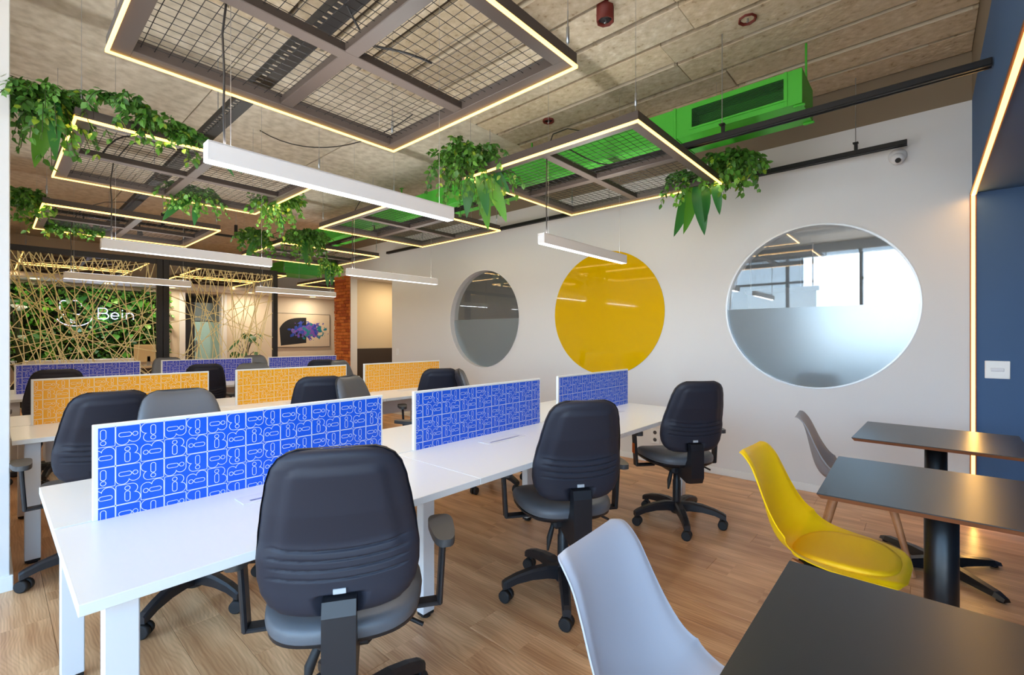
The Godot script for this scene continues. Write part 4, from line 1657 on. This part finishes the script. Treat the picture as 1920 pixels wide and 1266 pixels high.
func build_lamps() -> void:
	var L := 1.16
	var src: Node3D
	var list := [
		[-1.945, 3.57, "white linear pendant lamp over the vivid blue divider by the pillar"], [-1.95, 1.60, "white linear pendant lamp over the vivid blue divider by the white wall"],
		[-4.42, 3.56, "white linear pendant lamp over the orange divider by the pillar"], [-4.42, 1.66, "white linear pendant lamp over the orange divider by the white wall"],
		[-6.95, 3.56, "white linear pendant lamp over the indigo divider by the pillar"], [-6.95, 1.63, "white linear pendant lamp over the indigo divider by the white wall"],
	]
	for e in list:
		if src == null:
			src = thing("pendant_lamp", e[2], "pendant lamp", Vector3(e[0], 1.96, e[1]), 0, "linear pendant lamps over the desks")
			var st := sto()
			slab(st, -0.028, -0.0235, 0.0, 0.068, -L / 2, L / 2)
			slab(st, 0.0235, 0.028, 0.0, 0.068, -L / 2, L / 2)
			slab(st, -0.028, 0.028, 0.064, 0.070, -L / 2, L / 2, 0.001)
			part("housing", done(st), M.white_metal, src)
			part("light_diffuser", sl(-0.0235, 0.0235, -0.002, 0.010, -L / 2 + 0.002, L / 2 - 0.002), M.lamp_glow, src)
			for s in [-1.0, 1.0]:
				var cap := part("end_cap", sl(-0.028, 0.028, 0.0, 0.070, s * L / 2 - 0.0015, s * L / 2 + 0.0015, 0.0005), M.white_metal, src)
				part("screw", sl(-0.0225, -0.0185, 0.055, 0.059, s * (L / 2 + 0.001) - 0.0015, s * (L / 2 + 0.001) + 0.0015), M.steel, cap)
				part("suspension_wire", tmesh([Vector3(0, 0.07, s * (L / 2 - 0.08)), Vector3(0, CEIL - 1.96, s * (L / 2 - 0.08))], 0.0011, 5), M.steel, src)
			var cord := [Vector3(0, 0.07, L / 2 - 0.06), Vector3(0.004, 0.20, L / 2 - 0.055), Vector3(-0.004, 0.34, L / 2 - 0.06), Vector3(0.008, 0.48, L / 2 - 0.05), Vector3(-0.006, 0.64, L / 2 - 0.07), Vector3(-0.02, 0.80, L / 2 - 0.16), Vector3(-0.02, 0.90, L / 2 - 0.34), Vector3(-0.01, 0.945, L / 2 - 0.55)]
			part("power_cord", tmesh(cord, 0.0042, 6), M.cable, src)
			area_light("lamp_light", src, Vector3(0, -0.005, 0), Vector2(0.044, L - 0.02), Vector3(0, -1, 0), 0.45, Color(0.95, 0.97, 1.0))
			part("added_upper_light", sl(-0.018, 0.018, 0.070, 0.072, -L / 2 + 0.01, L / 2 - 0.01), M.lamp_glow, src)  # upward glow and uplight are added to brighten the ceiling
			area_light("added_uplight", src, Vector3(0, 0.075, 0), Vector2(0.036, L - 0.02), Vector3(0, 1, 0), 0.98, Color(0.98, 0.98, 0.97))
		else:
			copy_of(src, Vector3(e[0], 1.96, e[1]), 0.0, e[2])


func build_ceiling_things() -> void:
	# green air duct with a grilled outlet at its end
	var t := thing("air_duct", "bright green air duct with grille hanging along the white wall", "duct", Vector3(0, 2.80, 1.09))
	var x := -0.575
	var lens := [0.82, 1.2, 1.2, 1.2, 1.2, 1.2]
	for k in lens.size():
		var x2: float = x - lens[k]
		if k > 0:
			part("duct_section", sl(x2 + 0.004, x - 0.004, 0.0, 0.22, -0.185, 0.185, 0.004), M.green_metal, t)
		else:   # the outlet box is hollow behind its grille
			var ob := sto()
			slab(ob, x2 + 0.004, x - 0.004, 0.0, 0.22, -0.185, 0.05)
			slab(ob, x2 + 0.004, x - 0.004, 0.0, 0.048, 0.05, 0.185)
			slab(ob, x2 + 0.004, x - 0.004, 0.182, 0.22, 0.05, 0.185)
			slab(ob, x2 + 0.004, -1.268, 0.048, 0.182, 0.05, 0.185)
			slab(ob, -0.68, x - 0.004, 0.048, 0.182, 0.05, 0.185)
			part("outlet_box", done(ob), M.green_metal, t)
		if k > 0:
			part("flange", sl(x - 0.012, x + 0.012, -0.006, 0.226, -0.191, 0.191, 0.003), M.green_metal, t)
		x = x2
	for s in [-1.0, 1.0]:
		part("end_tab", sl(-0.63, -0.565, -0.012, 0.0, s * 0.16 - 0.012, s * 0.16 + 0.012, 0.003), M.green_metal, t)
	part("end_fold", sl(-0.68, -0.66, 0.0, 0.222, 0.185, 0.189, 0.001), M.green_metal, t)
	var st := sto()
	slab(st, -1.29, -0.66, 0.035, 0.048, 0.185, 0.192)
	slab(st, -1.29, -0.66, 0.182, 0.195, 0.185, 0.192)
	slab(st, -1.29, -1.268, 0.048, 0.182, 0.185, 0.192)
	slab(st, -0.68, -0.66, 0.048, 0.182, 0.185, 0.192)
	var gr := part("grille_frame", done(st), M.green_metal, t)
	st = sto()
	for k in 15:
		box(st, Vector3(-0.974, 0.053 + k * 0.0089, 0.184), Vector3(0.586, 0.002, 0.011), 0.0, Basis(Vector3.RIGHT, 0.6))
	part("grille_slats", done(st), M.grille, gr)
	for hx in [-0.62, -3.08, -5.4]:
		var rod := part("hanger_rod", sl(hx - 0.006, hx + 0.006, 0.0, CEIL - 2.80, -0.205, -0.190), M.green_metal, t)
		part("hanger_foot", sl(hx - 0.03, hx + 0.03, CEIL - 2.83, CEIL - 2.81, -0.215, -0.18, 0.003), M.green_metal, rod)
	var t2 := thing("air_duct", "green air duct box beyond the string screens", "duct", Vector3(-11.7, 2.85, -0.4))
	part("duct_section", sl(-0.4, 0.4, 0.0, 0.3, -0.45, 0.45, 0.006), M.green_metal, t2)
	part("flange", sl(-0.42, 0.42, 0.12, 0.15, -0.47, 0.47, 0.004), M.green_metal, t2)
	for hx in [-0.3, 0.3]:
		part("hanger_rod", sl(hx - 0.006, hx + 0.006, 0.3, CEIL - 2.85, -0.006, 0.006), M.green_metal, t2)
	# light tracks
	track("black light track hung below the green duct, ending at the blue bulkhead", Vector3(0.245, 2.655, 1.40), Vector3(-7.4, 2.655, 1.40), [-1.02, -3.2, -5.3])
	track("black light track hung close to the white wall", Vector3(-0.10, 2.755, 0.14), Vector3(-6.9, 2.755, 0.14), [-0.41, -2.6, -4.8])
	track_z()
	# perforated cable tray: side rails and rungs
	var ct := thing("cable_tray", "black perforated cable tray crossing above the light frames", "cable tray", Vector3(0, 2.88, 3.55))
	part("side_rail", sl(-9.6, 0.2, 0.0, 0.045, 0.046, 0.052), M.black_metal, ct)
	part("side_rail", sl(-9.6, 0.2, 0.0, 0.045, -0.052, -0.046), M.black_metal, ct)
	part("bottom_strip", sl(-9.6, 0.2, 0.0, 0.003, -0.046, 0.018), M.black_metal, ct)
	st = sto()
	var cx := -9.58
	while cx < 0.2:
		slab(st, cx, cx + 0.032, 0.0, 0.003, 0.018, 0.046)
		cx += 0.05
	part("perforated_edge", done(st), M.black_metal, ct)
	part("bundled_cable", tmesh([Vector3(-9.5, 0.02, 0.0), Vector3(-5, 0.022, 0.01), Vector3(-2.5, 0.02, -0.015), Vector3(0.2, 0.02, 0.0)], 0.013, 7), M.cable, ct)
	for hx in [-0.9, -3.9, -5.9, -8.6]:
		part("hanger_rod", tmesh([Vector3(hx, 0.0, 0.0), Vector3(hx, CEIL - 2.88, 0.0)], 0.004, 6), M.steel, ct)
	# drooping cables between tray, frames and lamps
	single("slack_cable", tmesh(bezier(Vector3(-1.72, 2.60, 3.30), Vector3(-1.75, 2.60, 3.62), Vector3(-2.02, 2.66, 3.40), Vector3(-2.02, 2.87, 3.56), 14), 0.0055, 6), M.cable, "slack black cable lying on the mesh above the vivid blue row by the pillar", "cable")
	single("slack_cable", tmesh(bezier(Vector3(-4.26, 2.60, 4.15), Vector3(-4.2, 2.95, 4.0), Vector3(-4.3, 2.60, 3.75), Vector3(-4.35, 2.88, 3.57), 14), 0.0055, 6), M.cable, "slack black cable looping over the mesh above the orange row", "cable")
	single("slack_cable", tmesh(bezier(Vector3(-1.95, 2.60, 2.10), Vector3(-1.93, 2.78, 2.0), Vector3(-1.93, 2.60, 1.62), Vector3(-1.80, 2.67, 1.44), 14), 0.005, 6), M.cable, "slack black cable on the mesh below the green duct", "cable")
	single("slack_cable", tmesh(bezier(Vector3(-4.9, 3.36, 2.9), Vector3(-4.5, 3.05, 2.6), Vector3(-3.9, 3.1, 2.3), Vector3(-3.5, 3.36, 2.1), 14), 0.005, 6), M.cable, "slack cable sagging from the ceiling between light frames", "cable")
	# ceiling outlets
	var spots := [[-1.485, 2.13, 0.085, "brown octagonal outlet box hanging from the concrete ceiling"], [-2.647, 1.18, 0.02, "red outlet recess in the concrete ceiling by the green duct"], [-5.53, 3.45, 0.02, "red outlet recess in the concrete ceiling above the orange row"], [-7.9, 3.45, 0.02, "red outlet recess in the concrete ceiling above the string screen"], [-0.85, 1.45, 0.02, "red outlet recess in the concrete ceiling over the cafe tables"]]
	for s in spots:
		var o := thing("ceiling_outlet", s[3], "outlet box", Vector3(s[0], CEIL - 0.034, s[1]))
		st = sto()
		lathe(st, [Vector2(0.04, -s[2] + 0.015), Vector2(0.048, -s[2]), Vector2(0.055, -s[2]), Vector2(0.055, 0.03)], 8)
		part("box", done(st), M.red_box, o)
		st = sto()
		lathe(st, [Vector2(0.0, -s[2] + 0.016), Vector2(0.05, -s[2] + 0.016), Vector2(0.05, -s[2] + 0.02)], 12)
		part("inside", done(st), M.rubber, o)
		part("hook", tmesh([Vector3(0, -s[2] + 0.016, 0), Vector3(0.004, -s[2] - 0.004, 0), Vector3(-0.006, -s[2] - 0.008, 0)], 0.006, 6), M.steel, o)


func track(label: String, a: Vector3, b: Vector3, hangs: Array) -> void:
	var t := thing("light_track", label, "light track", Vector3.ZERO)
	part("rail", sl(b.x, a.x, a.y, a.y + 0.036, a.z - 0.021, a.z + 0.021, 0.003), M.track, t)
	for s in [-1.0, 1.0]:
		part("rail_lip", sl(b.x, a.x, a.y - 0.005, a.y, a.z + s * 0.016 - 0.005, a.z + s * 0.016 + 0.005), M.track, t)
	for hx in hangs:
		var br := part("bracket", sl(hx - 0.012, hx + 0.012, a.y + 0.03, a.y + 0.10, a.z - 0.022, a.z - 0.016), M.track, t)
		part("bracket_plate", sl(hx - 0.018, hx + 0.018, a.y + 0.094, a.y + 0.10, a.z - 0.022, a.z + 0.016), M.track, br)
		part("hanger_rod", tmesh([Vector3(hx, a.y + 0.10, a.z), Vector3(hx, CEIL, a.z)], 0.003, 6), M.steel, br)


func track_z() -> void:
	var t := thing("light_track", "black light track with small spotlights above the indigo row", "light track", Vector3(-7.78, 2.82, 0))
	part("rail", sl(-0.018, 0.018, 0.0, 0.034, 0.9, 5.3, 0.003), M.track, t)
	for z in [4.75, 3.1, 2.2, 1.3]:
		var b := part("bracket", sl(-0.016, 0.016, 0.034, 0.20, z - 0.02, z + 0.02, 0.003), M.track, t)
		part("hanger_rod", tmesh([Vector3(0, 0.2, z), Vector3(0, CEIL - 2.82, z)], 0.003, 6), M.steel, b)
	for z in [3.9, 3.35, 2.85, 1.95, 1.65]:
		var s := sto(true)
		tube(s, [Vector3(0, 0, z), Vector3(0, -0.05, z)], 0.008, 6)
		tube(s, [Vector3(-0.01, -0.04, z), Vector3(0.0, -0.075, z), Vector3(0.03, -0.14, z)], [0.018, 0.027, 0.032], 12)
		part("spotlight_head", done(s), M.track, t)


# ---------------------------------------------------------------- plants on the frames
func hanging_plant(label: String, base: Vector3, along: Vector3, stems: int, reach: float, rise: float, leaf: float, straps: Array, sd: int, bright := 0.0, sag := 0.3) -> void:
	var t := thing("hanging_plant", label, "plant", base, 0, "plants on the light frames")
	var r := RandomNumberGenerator.new()
	r.seed = sd
	var st := sto(true)
	var xfs := []
	var cols := []
	for k in stems:
		var a := r.randf() * TAU
		var o := along * r.randf_range(-0.5, 0.5)
		var out := Vector3(cos(a), 0, sin(a)) * reach * r.randf_range(0.35, 1.0)
		out += along * r.randf_range(-0.25, 0.25)
		var up := rise * r.randf_range(0.2, 1.0)
		var fall := sag * reach * r.randf_range(-0.3, 1.2)
		var pts := bezier(o, o + Vector3(0, up, 0) + out * 0.25, o + out * 0.7 + Vector3(0, up, 0), o + out + Vector3(0, up * 0.4 - fall, 0), 7)
		tube(st, pts, 0.0018, 4, false)
		var n := 13
		for j in range(2, n + 1):
			var f := float(j) / n
			var i := mini(int(f * 7), 6)
			var p: Vector3 = pts[i].lerp(pts[i + 1], f * 7 - i)
			for s in 2:
				var d: Vector3 = (pts[i + 1] - pts[i]).normalized() * 0.5 + Vector3(r.randf_range(-1, 1), r.randf_range(-1.0, 0.3), r.randf_range(-1, 1))
				xfs.append(Transform3D(aim(d.normalized(), r.randf_range(-1, 1), leaf * r.randf_range(0.7, 1.3)), p))
				cols.append(leaf_color(r, bright + 0.08))
	part("stems", done(st), M.stem, t).set_meta("kind", "stuff")
	scatter("foliage", t, G.leaf_small, xfs, cols)
	for s in straps:   # [offset, direction, length]
		part("strap_leaf", G.leaf_strap, M.strap if r.randf() < 0.7 else M.strap_light, t, Transform3D(aim((s[1] as Vector3).normalized(), r.randf_range(-0.4, 0.4), s[2]), s[0]))


func build_plants() -> void:
	var X := Vector3(1, 0, 0)
	var Z := Vector3(0, 0, 1)
	hanging_plant("bushy ivy spilling from the frame corner beside the pillar", Vector3(-3.72, 2.60, 4.46), X * 0.16, 80, 0.30, 0.17, 0.042, [[Vector3(0.12, 0.0, -0.05), Vector3(-1, -0.7, 0.35), 0.40], [Vector3(0.12, 0.02, -0.05), Vector3(-0.9, -0.1, 0.5), 0.30], [Vector3(0.15, 0.0, -0.05), Vector3(-0.4, -1, 0.2), 0.30]], 101, 0.05, 0.8)
	hanging_plant("long ivy trail lying along the frame above the orange row", Vector3(-3.48, 2.60, 3.98), Z * 0.42 + Vector3(0.08, 0.10, 0), 60, 0.17, 0.09, 0.040, [[Vector3(0.0, 0.0, -0.15), Vector3(0.1, -0.35, -1), 0.34], [Vector3(0.02, 0.0, -0.18), Vector3(0.15, -0.7, -1), 0.30]], 102, 0.0, 0.6)
	hanging_plant("leafy plant under the far edge of the frame above the orange row", Vector3(-4.94, 2.58, 3.46), Z * 0.2, 44, 0.20, 0.16, 0.040, [[Vector3(0.02, -0.02, 0.05), Vector3(0.2, -1, 0.9), 0.28], [Vector3(0.02, -0.02, -0.05), Vector3(0.3, -1, 0.3), 0.24], [Vector3(0.02, -0.02, 0.0), Vector3(0.8, -0.4, 0.6), 0.22]], 103, 0.25, 0.8)
	hanging_plant("bright fern at the frame end above the orange row, facing the green duct", Vector3(-4.58, 2.58, 2.86), X * 0.2, 56, 0.26, 0.10, 0.046, [[Vector3(0.0, -0.02, 0.0), Vector3(-0.4, -1, -0.3), 0.24]], 104, 0.35, 0.9)
	hanging_plant("dense ivy with strap leaves on the frame corner below the green duct", Vector3(-2.60, 2.62, 2.22), (X - Z) * 0.18, 100, 0.31, 0.20, 0.044, [[Vector3(0.05, -0.03, -0.02), Vector3(0.25, -1, -0.15), 0.34], [Vector3(0.08, -0.03, -0.08), Vector3(0.35, -1, -0.3), 0.40], [Vector3(0.0, -0.03, 0.0), Vector3(-0.1, -1, 0.1), 0.34], [Vector3(0.12, 0.03, -0.03), Vector3(0.5, -0.8, -0.5), 0.30], [Vector3(0.03, -0.03, -0.1), Vector3(-0.05, -1, -0.1), 0.42]], 105, 0.05, 1.0)
	hanging_plant("ivy on the frame corner closest to the niche", Vector3(-1.14, 2.62, 0.78), X * 0.16, 64, 0.25, 0.20, 0.050, [], 106, 0.10, 0.6)
	hanging_plant("plant with long hanging strap leaves on the frame edge by the white wall", Vector3(-1.42, 2.60, 0.84), X * 0.22, 34, 0.20, 0.12, 0.040, [[Vector3(-0.04, -0.02, 0.0), Vector3(-0.16, -1, 0.05), 0.42], [Vector3(0.0, -0.02, 0.0), Vector3(-0.05, -1, 0.08), 0.40], [Vector3(0.02, -0.02, 0.0), Vector3(0.20, -1, 0.0), 0.42], [Vector3(0.08, -0.02, 0.0), Vector3(0.18, -1, 0.0), 0.32], [Vector3(0.16, -0.02, 0.0), Vector3(0.22, -1, 0.0), 0.28]], 107, 0.1, 0.8)
	hanging_plant("fern on the frame corner above the indigo row, towards the cable tray", Vector3(-6.50, 2.60, 2.36), (X * 0.5 + Z) * 0.12, 50, 0.24, 0.16, 0.05, [[Vector3(0.02, 0.0, 0.0), Vector3(-0.2, -1, 0.5), 0.34]], 108, 0.05, 0.8)
	hanging_plant("dark fern trailing over the frame edge above the indigo row", Vector3(-6.14, 2.62, 1.84), Z * 0.3, 70, 0.26, 0.20, 0.05, [[Vector3(0.0, 0.0, 0.05), Vector3(0.1, -1, 0.1), 0.34]], 109, 0.1, 1.1)
	hanging_plant("bright trailing plant under the far corner of the frame by the brick pier", Vector3(-7.55, 2.56, 0.82), (X + Z) * 0.2, 44, 0.22, 0.10, 0.05, [[Vector3(0.05, -0.02, 0.05), Vector3(0.2, -1, 0.3), 0.38], [Vector3(0.02, -0.02, 0.0), Vector3(0.0, -1, 0.0), 0.34]], 110, 0.4, 0.9)
	hanging_plant("bushy plant on the frame corner above the indigo row by the pillar", Vector3(-6.22, 2.58, 4.46), X * 0.16, 44, 0.24, 0.16, 0.05, [], 111, 0.15, 0.6)
	hanging_plant("trailing plant hanging below the frame above the indigo row", Vector3(-7.40, 2.58, 4.05), Z * 0.5, 46, 0.2, 0.14, 0.05, [], 112, 0.2, 0.5)


# ---------------------------------------------------------------- small things on the walls
func build_small_things() -> void:
	var t := thing("security_camera", "white dome security camera on the white wall under the track end", "camera", Vector3(-0.16, 2.70, 0.0))
	var st := sto(true)
	lathe(st, [Vector2(0.0, 0.0), Vector2(0.055, 0.0), Vector2(0.058, 0.012), Vector2(0.05, 0.04), Vector2(0, 0.045)], 24, Transform3D(Basis(Vector3.RIGHT, PI / 2), Vector3(0, 0.02, 0.0)))
	part("base", done(st), M.white_metal, t)
	st = sto(true)
	var prof := []
	for k in 11:
		var a := -PI / 2 + PI * k / 10
		prof.append(Vector2(maxf(cos(a), 0.0) * 0.044, sin(a) * 0.044))
	lathe(st, prof, 24, at(0.0, -0.012, 0.052))
	part("ball", done(st), M.white_metal, t)
	st = sto(true)
	tube(st, [Vector3(0.004, -0.03, 0.080), Vector3(0.006, -0.038, 0.096)], 0.018, 16)
	part("lens", done(st), M.rubber, t)
	var sw := thing("light_switch", "white light switch on the blue end wall of the niche", "switch", Vector3(0.375, 1.095, 0.0))
	part("plate", sl(-0.062, 0.062, -0.062, 0.062, 0.0, 0.009, 0.003), M.white_lacquer, sw)
	part("rocker", sl(-0.033, 0.033, -0.012, 0.012, 0.009, 0.014, 0.002), M.desk_edge, sw)
	var s2 := thing("wall_socket", "white switch plate on the white wall near the alcove", "socket", Vector3(-6.79, 1.07, 0.0))
	part("plate", sl(-0.035, 0.035, -0.06, 0.06, 0.0, 0.008, 0.003), M.white_lacquer, s2)
	part("rocker", sl(-0.012, 0.012, -0.03, 0.03, 0.008, 0.012, 0.002), M.desk_edge, s2)
	var s3 := thing("wall_socket", "white double socket low on the white wall behind the desk end", "socket", Vector3(-2.13, 0.28, 0.0))
	part("plate", sl(-0.05, 0.05, -0.08, 0.08, 0.0, 0.008, 0.003), M.white_lacquer, s3)
	for s in [-1.0, 1.0]:
		var q := sto(true)
		tube(q, [Vector3(0, s * 0.038, 0.008), Vector3(0, s * 0.038, 0.010)], 0.02, 12)
		part("outlet", done(q), M.plastic_arm, s3)
	# sheet of paper label on the third chair's arm is part of that chair; a floor box by the desks
	pass
